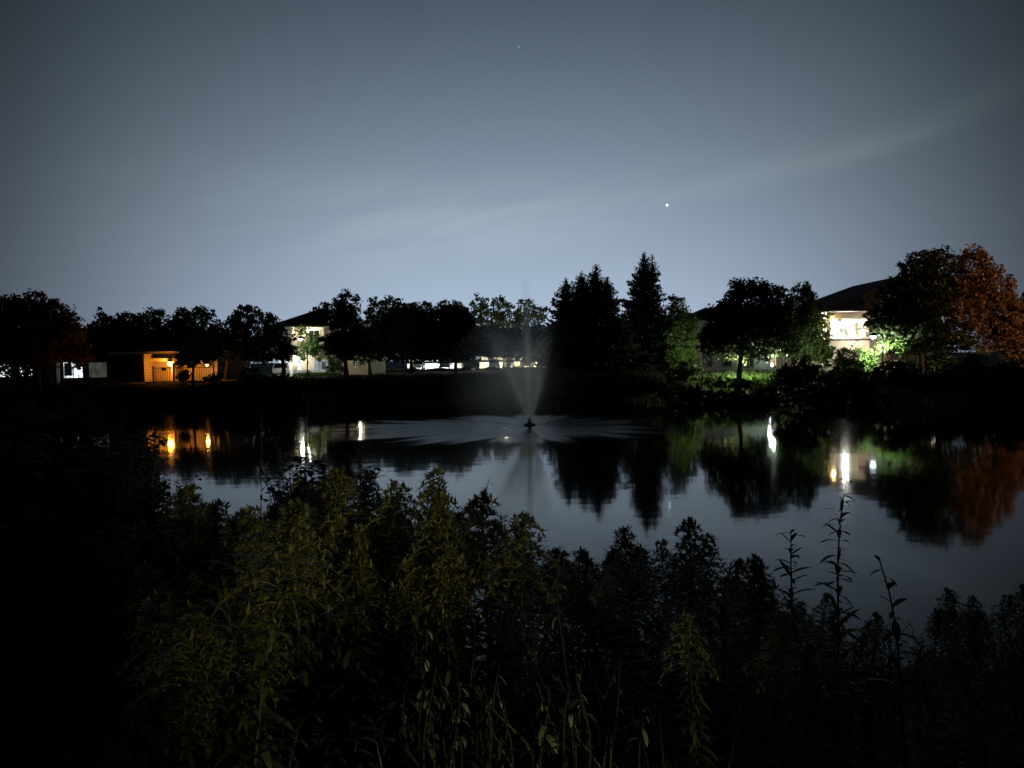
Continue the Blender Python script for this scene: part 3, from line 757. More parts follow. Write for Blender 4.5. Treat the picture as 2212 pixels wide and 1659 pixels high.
MB().box(xa - .05, xa + .2, Y - .04, Y + .24, zf, z0).build('post', MATS['siding_tan'], ap)
rl = MB(); rl.box(xa + .2, xw, Y - .03, Y + .03, z2 + 0.82, z2 + 0.9)
for i in range(30):
    x = xa + .2 + (xw - xa - .2) * i / 30; rl.box(x - .018, x + .018, Y - .02, Y + .015, z2, z2 + .82)
rl.build('railing', MATS['siding_tan'], ap)
# gable roof rising away along x
rp = P(1942, 604, Y + 4)
v = []
f = []
xl = xa - .5; xr = 2 * rp.x - xl; zr = rp.z; yl, yh = Y - .7, Y + 12.7
v = [(xl, yl, ze), (rp.x, yl, zr), (xr, yl, ze), (xl, yh, ze), (rp.x, yh, zr), (xr, yh, ze),
     (xl, yl, ze + .28), (rp.x, yl, zr + .3), (xr, yl, ze + .28), (xl, yh, ze + .28), (rp.x, yh, zr + .3), (xr, yh, ze + .28)]
f = [(0, 2, 1), (3, 4, 5), (0, 3, 5, 2), (6, 7, 10, 9), (7, 8, 11, 10), (0, 1, 7, 6), (1, 2, 8, 7), (3, 9, 10, 4), (4, 10, 11, 5), (0, 6, 9, 3), (2, 5, 11, 8)]
MB().add(v, f).build('roof', MATS['roof_shingle'], ap)
window(ap, 1812, 694, 1832, 729, Y + 2.0, 'lit_white', 'trim_white', 1)
window(ap, 1846, 696, 1862, 729, Y + 2.0, 'lit_warm', 'trim_white', 0)
wall_lamp(ap, 1823, 693, Y + 1.1, 'bulb_warm', 1700, (1.0, .97, .86), 0.14)
wall_lamp(ap, 1798, 686, Y - .3, 'bulb_orange', 25, (1, .7, .3), 0.13)
wall_lamp(ap, 1855, 738, Y - 1.0, 'bulb_small', 160, (1.0, .9, .8), 0.06, .05)  # added lamp with no visible source, brightens the lower facade
window(ap, 2007, 790, 2020, 808, Y + .4, 'lit_warm', 'trim_white', 1)
window(ap, 1934, 780, 1948, 800, Y + .4, 'glass_dark', 'trim_white', 1)

# --- grey block behind the dome tree
Y = 76.0
xa, _ = xz(1500, 760, Y); xb, _ = xz(1780, 760, Y); zf = 1.95; ze = P(1640, 690, Y).z
gb = thing('apartment_block', 'dim grey apartment block mostly hidden behind the dome tree', 'building', (xa, Y, zf))
MB().box(xa, xb, Y, Y + 10, zf - .3, ze).build('wall', MATS['siding_grey'], gb)
hip_roof(gb, xa, xb, Y, Y + 10, ze, 1.6, 0.5, 0.2)
for px in (1520, 1562, 1610, 1664, 1735):
    window(gb, px, 708, px + 17, 734, Y, 'lit_warm' if px in (1562, 1664) else 'glass_dark', 'frame_dark', 1)
    window(gb, px, 760, px + 17, 790, Y, 'lit_warm' if px == 1664 else 'glass_dark', 'frame_dark', 1)
wall_lamp(gb, 1660, 742, Y - .8, 'bulb_white', 420, (.8, 1.0, .85), 0.12)
wall_lamp(gb, 1418, 782, Y - 4, 'bulb_white', 20, WHITE, 0.1) if False else None

# --- far garages and carport behind the centre trees
Y = 128.0
zf = 1.95
def shed(label, px0, px1, py0, m, lamps, colr, bulb, power, doors, name='garage_row'):
    xa, _ = xz(px0, 795, Y); xb, _ = xz(px1, 795, Y); ze = P((px0 + px1) / 2, py0, Y).z
    s = thing(name, label, 'building', (xa, Y, zf))
    MB().box(xa, xb, Y, Y + 8, zf - .3, ze).build('wall', MATS[m], s)
    hip_roof(s, xa, xb, Y, Y + 8, ze, 1.8, .6, .1)
    for i in range(doors):
        x = xa + (xb - xa) * (i + .5) / doors; w = (xb - xa) / doors * .36
        dd = MB()
        for j in range(4): dd.box(x - w, x + w, Y - .06, Y - .01, zf + .02 + .55 * j, zf + .53 + .55 * j)
        dd.build('garage_door', MATS['trim_white'], s)
    for lx in lamps:
        wall_lamp(s, lx, py0 + 4, Y - 1.6, bulb, power, colr, .16)
    return s
shed('long yellow lit garage wall seen under trees behind the fountain', 1036, 1232, 781, 'siding_cream', (1050, 1078, 1106, 1135, 1160, 1190, 1215), (1.0, .84, .5), 'bulb_warm', 480, 7)
shed('short white lit garage row seen between black tree trunks', 880, 996, 785, 'trim_white', (895, 915, 948, 984), (.8, .95, 1.0), 'bulb_white', 260, 4)
pk = MB(); pk.box(-34, 26, 106, 127.4, 1.9, 2.02); tag(pk.build('parking_lot', MATS['asphalt']), kind='structure')

# --- parked cars
def loft(mb, secs):
    n = len(secs[0]); vs = [p for s in secs for p in s]
    fs = [(i * n + k, i * n + (k + 1) % n, (i + 1) * n + (k + 1) % n, (i + 1) * n + k) for i in range(len(secs) - 1) for k in range(n)]
    fs += [tuple(range(n))[::-1], tuple(range((len(secs) - 1) * n, len(secs) * n))]
    return mb.add(vs, fs)
mat('car_white', (0.7, 0.7, 0.7), 0.25, 0.5)
mat('car_dark', (0.03, 0.035, 0.05), 0.2, 0.5)
mat('car_silver', (0.35, 0.36, 0.38), 0.25, 0.5, 0.5)
mat('car_red', (0.22, 0.02, 0.02), 0.25, 0.5)
mat('headlight', (0.7, 0.72, 0.75), 0.1, 0.6)
mat('rim', (0.4, 0.4, 0.42), 0.3, 0.5, 0.8)
def car(label, loc, rz, paint, group=None):
    """length along local x; built about the origin, then turned"""
    root = thing('parked_car', label, 'car', (0, 0, 0), group)
    prof = [(-2.15, .45, .78), (-2.05, .32, .92), (-1.2, .28, .98), (0, .28, 1.0), (1.0, .28, .98), (1.7, .3, .9), (2.1, .4, .72)]
    mb = MB(); secs = []
    for x, z0, z1 in prof:
        h = .86 if abs(x) < 1.9 else .74
        secs.append([(x, -h, z0), (x, h, z0), (x, h * 1.02, z0 + .3), (x, h * .95, z1), (x, -h * .95, z1), (x, -h * 1.02, z0 + .3)])
    loft(mb, secs); body = mb.build('body', MATS[paint], root)
    cab = MB(); secs = []
    for x, z, w in [(-1.75, .95, .8), (-1.1, 1.42, .66), (-.2, 1.48, .64), (.35, 1.42, .64), (1.15, .95, .78)]:
        secs.append([(x, -.8, .93), (x, .8, .93), (x, w, z), (x, -w, z)])
    loft(cab, secs); cab.build('windows', MATS['glass_dark'], root)
    rf = MB(); rf.add([(-1.15, -.66, 1.43), (-.2, -.65, 1.5), (.4, -.65, 1.44), (.4, .65, 1.44), (-.2, .65, 1.5), (-1.15, .66, 1.43),
                       (-1.15, -.6, 1.46), (-.2, -.6, 1.53), (.4, -.6, 1.47), (.4, .6, 1.47), (-.2, .6, 1.53), (-1.15, .6, 1.46)],
                      [(0, 1, 7, 6), (1, 2, 8, 7), (2, 3, 9, 8), (3, 4, 10, 9), (4, 5, 11, 10), (5, 0, 6, 11), (6, 7, 10, 11), (7, 8, 9, 10)])
    for s in (-1, 1):
        for xa_, xb_ in ((-1.75, -1.1), (.35, 1.15)):
            za, zb_ = (.95, 1.44) if xa_ < 0 else (1.44, .95); wa, wb = (.81, .67) if xa_ < 0 else (.65, .79)
            rf.tube([(xa_, s * wa, za), (xb_, s * wb, zb_)], [.04, .04], 5)
    rf.build('roof', MATS[paint], root)
    for x in (-1.3, 1.3):
        for s in (-1, 1):
            wmb = MB(); wmb.tube([(x, s * .68, .32), (x, s * .88, .32)], [.32, .32], 16); w = wmb.build('wheel', MATS['tyre'], root)
            MB().tube([(x, s * .87, .32), (x, s * .895, .32)], [.2, .18], 12).build('rim', MATS['rim'], w)
    for s in (-1, 1):
        MB().box(2.02, 2.1, s * .6 - .16, s * .6 + .16, .6, .74).build('headlight', MATS['headlight'], root)
    root.location = loc; root.rotation_euler = (0, 0, rz)
    return root
p = P(607, 800, 82); car('white parked car half hidden below the cyan lit garage front', (p.x, 82, GZ(p.x, 82)), R(-90) + .25, 'car_white')
for i, (px, paint, rz, lb) in enumerate([(1068, 'car_dark', 90, 'dark parked car at the end of the yellow garage wall by the tree trunk'), (1100, 'car_white', 90, 'pale parked car before the yellow garage wall beside a dark one'),
                                         (1138, 'car_silver', 80, 'silver parked car right behind the fountain jet'), (1172, 'car_dark', 92, 'dark parked car in front of the bright end of the yellow wall'),
                                         (1204, 'car_red', 88, 'red parked car closest to the spruces'), (905, 'car_silver', 90, 'silver parked car before the short white garages'),
                                         (960, 'car_dark', 95, 'dark parked car beside the short white garages')]):
    p = P(px, 800, 121); car(lb, (p.x, 121, 2.02), R(rz), paint, 'cars parked behind the centre trees')

# --- street lamps
def street_lamp(label, px, py, D, bulb, power, col, group='lamps beyond the pond', h=None, spot=None, loc=None, name='street_lamp'):
    p = Vector(loc) if loc else P(px, py, D)
    gz = GZ(p.x, p.y)
    s = thing(name, label, 'lamp', (p.x, p.y, gz), group)
    MB().tube([(p.x + .7, p.y, gz - .1), (p.x + .7, p.y, p.z + .1), (p.x + .45, p.y, p.z + .28), (p.x, p.y, p.z + .3)], [.07, .05, .04, .035], 8).build('pole', MATS['iron'], s)
    hd_ = MB(); hd_.lathe((p.x, p.y, p.z + .1), [(.26, 0), (.24, .1), (.12, .22), (.03, .26)], 12); hd_ = hd_.build('lamp_head', MATS['frame_dark'], s)
    bb = MB(); bb.lathe((p.x, p.y, p.z - .1), [(.05, 0), (.16, .06), (.2, .14), (.2, .2)], 12); bb.build('bulb', MATS[bulb], hd_, True)
    lamp_light((p.x, p.y, p.z - .2), power, col, s, .15, spot)
    return s
street_lamp('white street lamp glinting through the wide dark maple', 497, 731, 88, 'bulb_white', 300, WHITE)
street_lamp('white lamp post in front of the balcony lighting the green young tree', 648, 734, 77.6, 'bulb_white', 330, (1.0, 1.0, .85))
street_lamp('white street lamp close to the house eave beside the pointed tree', 711, 707, 92, 'bulb_white', 260, WHITE)
street_lamp('white street lamp behind the loose tree with tiny lights', 788, 714, 98, 'bulb_white', 500, WHITE)
street_lamp('white street lamp above the clubhouse roof in black trees', 329, 734, 95, 'bulb_white', 260, WHITE)
street_lamp('tall car park lamp hidden behind the upright black tree', 1010, 742, 116, 'bulb_warm', 900, (.95, 1.0, .8))
street_lamp('tall car park lamp hidden behind the low spreading tree', 1090, 745, 116, 'bulb_warm', 1000, (.95, 1.0, .8))
street_lamp('tall car park lamp hidden behind the spruce group', 1230, 745, 112, 'bulb_warm', 500, (.95, 1.0, .8))
street_lamp('blue white lamp on a pole by the bright yellow green bush', 1886, 729, 53.6, 'bulb_blue', 4800, (.88, .98, .88), spot=(P(1908, 764, 55.4), 104, .6))
street_lamp('small white lamp under the large black tree', 2018, 751, 60, 'bulb_small', 5, WARM)
street_lamp('sodium street lamp past the rust red tree', 0, 0, 0, 'bulb_orange', 9000, (1.0, .54, .26), loc=(45.5, 45.0, 8.6), spot=(P(2150, 640, 57), 62, .6))
bl0 = thing('bollard_light', 'low bollard light on the near bank behind the viewer', 'lamp', (4.6, -8.0, GZ(4.6, -8.0)))
gz = GZ(4.6, -8.0)
MB().tube([(4.6, -8, gz - .1), (4.6, -8, gz + .65)], [.09, .09], 12).build('post', MATS['iron'], bl0)
MB().lathe((4.6, -8, gz + .65), [(.08, 0), (.1, .04), (.1, .18), (.08, .22)], 12).build('bulb', MATS['bulb_small'], bl0, True)
MB().lathe((4.6, -8, gz + .87), [(.13, 0), (.12, .05), (.03, .09)], 12).build('cap', MATS['iron'], bl0)
lamp_light((4.6, -7.86, gz + .78), 3000, (1.0, .97, .66), bl0, .1, (Vector((-1.25, 4.6, 2.5)), 10.5, 1.0))
def garden_light(label, px, py, D, bulb, power, col, h=.5, up=None):
    p = P(px, py, D); gz = GZ(p.x, D)
    s = thing('garden_light', label, 'lamp', (p.x, D, gz), 'low garden lights on the far bank')
    MB().tube([(p.x, D, gz - .1), (p.x, D, gz + h)], [.05, .05], 8).build('post', MATS['frame_dark'], s)
    MB().lathe((p.x, D, gz + h), [(.06, 0), (.09, .05), (.09, .2), (.05, .24)], 10).build('bulb', MATS[bulb], s, True)
    MB().lathe((p.x, D, gz + h + .245), [(.12, 0), (.04, .07)], 10).build('cap', MATS['frame_dark'], s)
    lamp_light((p.x, D - .3, gz + h + (.9 if up is None else .3)), power, col, s, .1, (up, 80, .8) if up else None)
garden_light('low light shining on the lawn strip under the dome tree', 1597, 806, 59.0, 'bulb_warm', 1500, (.95, 1.0, .7))
garden_light('low light by the second trunk of the dome tree', 1668, 795, 58.6, 'bulb_white', 480, (.85, 1.0, .75), .9)
garden_light('low light at the root of the drooping green tree', 1500, 800, 63.0, 'bulb_off', 130, (.9, 1.0, .7), up=P(1475, 730, 66))  # added uplight with an unlit bulb, brightens the drooping tree
garden_light('low light in the green shrub below the rust red tree', 2096, 800, 55.0, 'bulb_off', 150, (1.0, .95, .7), up=P(2090, 780, 57.5))  # added light source, greens the undergrowth; its bulb does not glow
garden_light('low light hidden by shrubs at the foot of the raised twig tree', 1775, 803, 57.5, 'bulb_off', 500, (.95, 1.0, .75), up=P(1750, 745, 61))  # unseen light added to brighten the lower crown
garden_light('low white light by the spruce trunks', 1417, 790, 74.0, 'bulb_white', 260, (1.0, .95, .9), 1.1)

p = P(196, 800, 51.5); gz = GZ(p.x, p.y)
fl0 = thing('floodlight', 'small dark floodlight on the bank turned up to the round browned tree', 'lamp', (p.x, p.y, gz))
MB().tube([(p.x, p.y, gz - .1), (p.x, p.y, gz + .35)], [.03, .03], 6).build('post', MATS['iron'], fl0)
MB().box(p.x - .16, p.x + .16, p.y - .1, p.y + .06, gz + .35, gz + .55).build('housing', MATS['iron'], fl0)
lamp_light((p.x, p.y + .2, gz + .5), 150, (1.0, .55, .22), fl0, .08, (P(165, 700, 55), 62, .8))
# lit lawn, bank grass
def blades(name, pts, h, w, m):
    n = len(pts); a = rng.uniform(0, 2 * math.pi, n)
    d = np.stack([np.cos(a), np.sin(a), np.zeros(n)], 1) * (w[:, None] * .5)
    lean = rng.normal(size=(n, 3)) * np.array([.3, .3, 0]) * h[:, None]
    up = np.array([0, 0, 1.0]) * h[:, None]
    mid = pts + up * .55 + lean * .35
    v = np.stack([pts - d, pts + d, mid + d * .8, mid - d * .8, pts + up + lean], 1).reshape(-1, 3)
    k = np.arange(n)[:, None] * 5
    f = [tuple(r) for r in np.concatenate([k, k + 1, k + 2, k + 3], 1).tolist()] + [tuple(r) for r in np.concatenate([k + 3, k + 2, k + 4], 1).tolist()]
    o = link_mesh(name, v, f, MATS[m]); return tag(o, kind='stuff')
n = 9000
x = rng.uniform(P(1500, 815, 58).x, P(1690, 815, 58).x, n); y = rng.uniform(55.5, 63, n)
blades('lawn_grass', np.stack([x, y, ground_z(x, y) - .02], 1), rng.uniform(.08, .2, n), rng.uniform(.03, .06, n), 'lawn_blade')
n = 26000
x = rng.uniform(-46, 46, n); y = shore_far(x) + rng.uniform(-.2, 9, n) ** 1.0
kp = ~((x > xq0 - .5) & (x < xq1 + .5) & (y > 58.5) & (y < 64.5)); x = x[kp]; y = y[kp]; n = len(x)
blades('bank_grass', np.stack([x, y, ground_z(x, y) - .04], 1), rng.uniform(.15, .55, n), rng.uniform(.03, .07, n), 'weed_dark')
tuft_id = 0
for px, py, w in ((1212, 838, 26), (1005, 822, 22), (1256, 836, 14)):
    D = 62.5
    k = PX(D); p = P(px, py, D); m_ = 420
    x = p.x + rng.uniform(-1, 1, m_) * w * k * .8 * rng.random(m_) ** .3; y = D + rng.normal(0, .3, m_)
    o = blades('grass_tuft', np.stack([x, y, ground_z(x, y) - .05], 1), rng.uniform(.3, .7, m_), rng.uniform(.03, .06, m_), 'pale_leaf')  # lamplight on the tufts is put into their pale leaf colour
    del o['kind']
    tag(o, ['pale dry grass tuft at the waterline before the spruce group', 'pale dry grass tuft at the waterline before the upright black tree', 'thin pale grass tuft close to the spruce trunks'][tuft_id], 'grass tuft')
    tuft_id += 1

# ------------------------------------------------------------------ fountain
fo = thing('fountain', 'floating pond fountain throwing a pale cone of spray and one tall jet', 'fountain', FOUNT)
fl_ = MB(); fl_.lathe(FOUNT, [(.3, -.15), (.34, .02), (.28, .09), (.14, .14)], 20); fl_.build('float', MATS['frame_dark'], fo)
nzl = MB(); nzl.lathe(FOUNT, [(.13, .13), (.1, .25), (.07, .36), (.06, .42)], 14); nzl.build('nozzle', MATS['steel'], fo)
def drop_mat():
    m = bpy.data.materials.new('spray'); m.use_nodes = True
    t = m.node_tree; t.nodes.clear()
    a = N(t, 'ShaderNodeBsdfTranslucent'); a.inputs['Color'].default_value = (.93, .97, .97, 1)
    d2 = N(t, 'ShaderNodeBsdfRefraction'); d2.inputs['Color'].default_value = (.97, 1, 1, 1); d2.inputs['IOR'].default_value = 1.16; d2.inputs['Roughness'].default_value = .35
    ms = N(t, 'ShaderNodeMixShader'); ms.inputs[0].default_value = .6
    L(t, a.outputs[0], ms.inputs[1]); L(t, d2.outputs[0], ms.inputs[2])
    o = N(t, 'ShaderNodeOutputMaterial'); L(t, ms.outputs[0], o.inputs['Surface'])
    return m
DROP = drop_mat()
def droplets(name, c, r, parent):
    n = len(c)
    base = np.array([[1, 1, 1], [1, -1, -1], [-1, 1, -1], [-1, -1, 1]]) * .75
    v = (c[:, None, :] + base[None] * r[:, None, None]).reshape(-1, 3)
    k = np.arange(n)[:, None] * 4
    f = np.concatenate([k + [0, 1, 2], k + [0, 3, 1], k + [0, 2, 3], k + [1, 3, 2]], 1).reshape(-1, 3)
    return link_mesh(name, v, f, DROP, parent)
G9 = 9.81
def arc(n, elev, az, land, spread):
    """droplets along throws that land 'land' metres out"""
    el = np.radians(elev + rng.normal(0, spread, n))
    v0 = np.sqrt(land * G9 / np.sin(2 * np.radians(elev))) * rng.normal(1, .03, n)
    T = 2 * v0 * np.sin(el) / G9
    tt = rng.random(n) ** 1.25 * T
    r = v0 * np.cos(el) * tt; z = v0 * np.sin(el) * tt - .5 * G9 * tt ** 2 + .45
    q = np.stack([FOUNT.x + r * np.cos(az), FOUNT.y + r * np.sin(az), z], 1)
    q += rng.normal(size=(n, 3)) * (0.015 + .05 * r[:, None])
    return q[q[:, 2] > .02]
n = 130000
az_ = rng.uniform(0, 2 * math.pi, n)
def low(q, keep, h):                                     # the throw breaks up into fine mist on the way up
    return q[rng.random(len(q)) < np.where(q[:, 2] < h, 1, np.exp(-(q[:, 2] - h) / keep))]
n = 9000
jets = low(arc(n, 69, az_[:n], 6.4, 2.0), .3, 1.3)
droplets('droplets', jets, rng.uniform(.004, .006, len(jets)), fo)
def mist_mat(name, jet):
    """fine falling water as a scattering volume; coordinates are metres from the nozzle foot"""
    m = bpy.data.materials.new(name); m.use_nodes = True
    t = m.node_tree; t.nodes.clear()
    def M_(op, a, b=None):
        q = N(t, 'ShaderNodeMath', operation=op)
        for k, z_ in enumerate((a, b)):
            if z_ is None: continue
            if isinstance(z_, (int, float)): q.inputs[k].default_value = z_
            else: L(t, z_, q.inputs[k])
        return q.outputs[0]
    gs = lambda d, w: M_('EXPONENT', M_('MULTIPLY', M_('MULTIPLY', d, d), -.5 / w ** 2))
    co = N(t, 'ShaderNodeTexCoord'); sp = N(t, 'ShaderNodeSeparateXYZ'); L(t, co.outputs['Object'], sp.inputs[0])
    x, y, z = sp.outputs['X'], sp.outputs['Y'], M_('MAXIMUM', M_('SUBTRACT', sp.outputs['Z'], .12), .02)
    if jet:
        xl = M_('ADD', x, M_('MULTIPLY', z, .012))
        r = M_('SQRT', M_('ADD', M_('MULTIPLY', xl, xl), M_('MULTIPLY', y, y)))
        w = M_('ADD', M_('MULTIPLY', z, .018), .05)
        q = M_('DIVIDE', r, w)
        prof = M_('EXPONENT', M_('MULTIPLY', M_('MULTIPLY', q, q), -.5))
        dens = M_('MULTIPLY', prof, M_('MULTIPLY', M_('EXPONENT', M_('MULTIPLY', z, -.6)), 20.0))
    else:
        xl = M_('ADD', x, M_('MULTIPLY', M_('MULTIPLY', z, z), .03))            # a light breeze leans it
        r = M_('SQRT', M_('ADD', M_('MULTIPLY', xl, xl), M_('MULTIPLY', y, y)))
        q = M_('DIVIDE', r, M_('ADD', z, .12))
        nz = N(t, 'ShaderNodeTexNoise'); nz.inputs['Scale'].default_value = 1.3; nz.inputs['Detail'].default_value = 3
        L(t, co.outputs['Object'], nz.inputs['Vector'])
        shell = M_('MULTIPLY', gs(M_('SUBTRACT', q, .31), .06), M_('ADD', M_('MULTIPLY', M_('MAXIMUM', M_('SUBTRACT', nz.outputs['Fac'], .35), 0.0), 4.0), .3))
        fill = M_('MULTIPLY', gs(M_('ADD', q, M_('MULTIPLY', M_('DIVIDE', x, M_('ADD', z, .3)), .25)), .26), .5)
        near = M_('DIVIDE', 1.0, M_('ADD', M_('MULTIPLY', z, 1.1), .25))
        v = M_('MULTIPLY', M_('MULTIPLY', M_('ADD', shell, fill), near), M_('EXPONENT', M_('MULTIPLY', M_('MULTIPLY', z, z), -.11)))
        drift = M_('MULTIPLY', M_('MULTIPLY', gs(M_('ADD', x, 1.3), 1.25), gs(y, 1.4)), M_('MULTIPLY', gs(M_('SUBTRACT', z, 1.6), 1.0), .10))
        dens = M_('MULTIPLY', M_('ADD', M_('MULTIPLY', v, 3.4), drift), M_('ADD', M_('MULTIPLY', nz.outputs['Fac'], 1.1), .45))
    pv = N(t, 'ShaderNodeVolumePrincipled')
    pv.inputs['Color'].default_value = (.99, 1, 1, 1); pv.inputs['Anisotropy'].default_value = .74
    L(t, dens, pv.inputs['Density'])
    o = N(t, 'ShaderNodeOutputMaterial'); L(t, pv.outputs[0], o.inputs['Volume'])
    m.cycles.volume_step_rate = .12 if not jet else .08
    return m
MB().lathe(FOUNT, [(1.3, .12), (3.4, .3), (4.6, 1.4), (4.8, 2.8), (4.2, 4.2), (2.6, 5.4), (.6, 5.9)], 32).build('spray', mist_mat('spray_mist', False), fo)
MB().lathe(FOUNT, [(.15, .46), (.24, 1.5), (.36, 4.0), (.5, 7.4), (.2, 7.8)], 16).build('jet', mist_mat('jet_mist', True), fo)

# ------------------------------------------------------------------ stars
def star(label, px, py, size, m):
    D = 5200.0; p = P(px, py, D); r = size * PX(D) / 2
    mb = MB(); mb.lathe((p.x, p.y, p.z), [(r * .1, -r), (r * .7, -r * .7), (r, 0), (r * .7, r * .7), (r * .1, r)], 12)
    return tag(mb.build('star', MATS[m], None, True), label, 'star', 'stars in the night sky')
star('brightest white star above the twin tipped spruce', 1441, 443, 4.6, 'star_bright')
star('faint star high above the fountain near the top of the sky', 1121, 101, 3.6, 'star_faint')
star('very faint star high over the spruces between the two brighter ones', 1394, 184, 2.6, 'star_faint')

# ------------------------------------------------------------------ near bank plants
def blade_leaf(mb, o, d, ln, w, droop, seg=4):
    """curved pointed leaf from o along d"""
    d = Vector(d).normalized(); o = Vector(o)
    side = d.cross(Vector((0, 0, 1)))
    side = side.normalized() if side.length > 1e-3 else Vector((1, 0, 0))
    vs = []; p = o.copy(); q = d.copy()
    for i in range(seg + 1):
        s = i / seg
        ww = w * (math.sin(math.pi * min(1, (s * .9 + .08))) ** .8) * .5
        if i == seg: vs.append(p.copy())
        else: vs += [p - side * ww, p + side * ww]
        q = (q + Vector((0, 0, -droop / seg))).normalized(); p = p + q * (ln / seg)
    fs = [(2 * i, 2 * i + 1, 2 * i + 3, 2 * i + 2) for i in range(seg - 1)] + [(2 * seg - 2, 2 * seg - 1, 2 * seg)]
    mb.add(vs, fs)
def goldenrod_meshes(seed, plume=True):
    """unit-height plant: stem, leaves, plume (height 1)"""
    rr_ = random.Random(seed)
    st, lf, pl = MB(), MB(), MB()
    bend = (rr_.uniform(-.1, .1), rr_.uniform(-.1, .1))
    ax = lambda t: Vector((bend[0] * t * t, bend[1] * t * t, t))
    st.tube([ax(i / 8) for i in range(9)], [.006 - .0045 * i / 8 for i in range(9)], 5)
    n = 76; a = rr_.uniform(0, 6)
    for i in range(n):
        t = .18 + .62 * i / n; a += 2.4 + rr_.uniform(-.3, .3)
        up = rr_.uniform(.25, .9)
        ln = (.14 - .06 * t) * rr_.uniform(.7, 1.25)
        blade_leaf(lf, ax(t), (math.cos(a), math.sin(a), up), ln, ln * .17, rr_.uniform(.7, 1.7))
    m = 34
    for i in range(m):
        t = .74 + .26 * i / m; a += 2.4 + rr_.uniform(-.3, .3)
        ln = (.17 * (1 - i / m) + .035) * rr_.uniform(.7, 1.15)
        dv_ = (math.cos(a), math.sin(a), rr_.uniform(.7, 1.3))
        if plume:
            q = Vector(dv_).normalized(); p = ax(t); pts = [p.copy()]
            for s in range(6):
                q = (q + Vector((0, 0, -.34))).normalized(); p = p + q * ln / 6; pts.append(p.copy())
            pl.tube(pts, [.0022, .002, .0018, .0016, .0014, .001, .0008], 3, False)
            for s in range(1, 7):
                for _ in range(5):
                    dd = Vector((rr_.uniform(-1, 1), rr_.uniform(-1, 1), rr_.uniform(-.2, 1)))
                    blade_leaf(pl, pts[s], dd, rr_.uniform(.018, .036), .009, .3, 2)
            if i % 2 == 0: blade_leaf(lf, ax(t), dv_, ln * .8, ln * .1, 1.2)
        else:
            blade_leaf(lf, ax(t), dv_, ln * 1.1, ln * .15, rr_.uniform(.6, 1.5))
    out = []
    for mb, nm, mt in ((st, 'stem', 'stem'), (lf, 'leaves', 'weed_leaf'), (pl, 'flower_plume', 'plume')):
        if mb.v:
            me = bpy.data.meshes.new(nm); me.from_pydata([tuple(p) for p in mb.v], [], mb.f); me.update(); me.materials.append(MATS[mt]); out.append((nm, me))
    return out
PROTO = [goldenrod_meshes(11 + i, i % 3 != 2) for i in range(7)]
def goldenrod(label, loc, h, rz, tilt, var, group):
    r_ = thing('goldenrod_plant', label, 'plant', loc, group)
    r_.scale = (h * random.uniform(.85, 1.15),) * 2 + (h,)
    r_.rotation_euler = (random.gauss(0, tilt), random.gauss(0, tilt), rz)
    for nm, me in PROTO[var % len(PROTO)]:
        o = bpy.data.objects.new(nm, me); COL.objects.link(o); o.parent = r_
    return r_
CX = [-300, 240, 330, 400, 520, 600, 740, 800, 860, 930, 985, 1050, 1075, 1095, 1118, 1150, 1200, 1300, 1375, 1410, 1470, 1500, 1540, 1570, 1610, 1680, 1740, 1800, 1860, 1930, 2000, 2060, 2212, 2500]
CY = [1120, 1120, 1090, 1056, 1054, 1040, 1014, 1036, 1030, 1022, 1056, 1066, 1092, 1150, 1112, 1146, 1146, 1140, 1146, 1196, 1150, 1128, 1160, 1196, 1198, 1236, 1250, 1255, 1262, 1315, 1300, 1260, 1220, 1220]
def place(px, D, tip_py):
    tip = P(px, tip_py, D); gz = GZ(tip.x, D)
    return Vector((tip.x, D, gz - .03)), tip.z - gz + .03
zone_labels = [
    (1080, 'olive goldenrod in the faintly lit thick stand below the leafy shrub branches', 'goldenrod in the lit stand'),
    (1440, 'dark green goldenrod in the even row before the open water', 'goldenrod in the row before the water'),
    (2300, 'nearly black goldenrod in the sparse low stand under the tree reflections', 'goldenrod in the dark low stand')]
named = [(745, 1012, 4.6, 'tall olive goldenrod beside the leafy shrub at the water edge'), (840, 1036, 4.4, 'goldenrod with arching plume before the reflected flat tree'),
         (930, 1020, 4.3, 'highest goldenrod plume near the leaning bare sprig'), (1050, 1066, 4.0, 'lone fine branched goldenrod at the end of the tall stand'),
         (1118, 1110, 3.4, 'pale feather shaped goldenrod tip standing below the jet reflection'), (1500, 1126, 3.1, 'bushy goldenrod tip under the reflected twin spruce'),
         (1372, 1143, 3.3, 'goldenrod tip nodding beneath the spruce reflections'), (1600, 1200, 3.0, 'short dark goldenrod between bushy tip and tall blurred stalk'),
         (1686, 1232, 2.9, 'low pointed goldenrod under the reflected dome tree'), (1503, 1330, 2.3, 'single yellow plume glowing alone in the dark lower bank'),
         (408, 1052, 4.6, 'olive goldenrod marking the dark edge of the lit stand'), (558, 1046, 4.9, 'goldenrod under the hanging shrub leaves with pale top'),
     ]
for px, py, D, lb in named:
    loc, h = place(px, D, py); goldenrod(lb, loc, h, random.uniform(0, 6), .03, random.choice([0, 1, 3, 4]), 'goldenrod tips that stand out')
for i in range(250):
    D = random.choice([random.uniform(3.5, 5.6), random.uniform(3.5, 5.6), random.uniform(2.2, 3.4)])
    px = random.uniform(250, 2260)
    top = np.interp(px, CX, CY)
    near = (5.0 - D)
    py = top + random.uniform(4, 60) + max(0, near) * random.uniform(0, 170)
    if px < 380: py += 60
    if px > 1650: py += random.uniform(0, 60)
    loc, h = place(px, D, py)
    if h < .4 or (D < 3.3 and 560 < px < 1480): continue
    zl = next(z for z in zone_labels if px < z[0])
    goldenrod(zl[1], loc, h, random.uniform(0, 6.28), .06, random.randrange(7), zl[2])
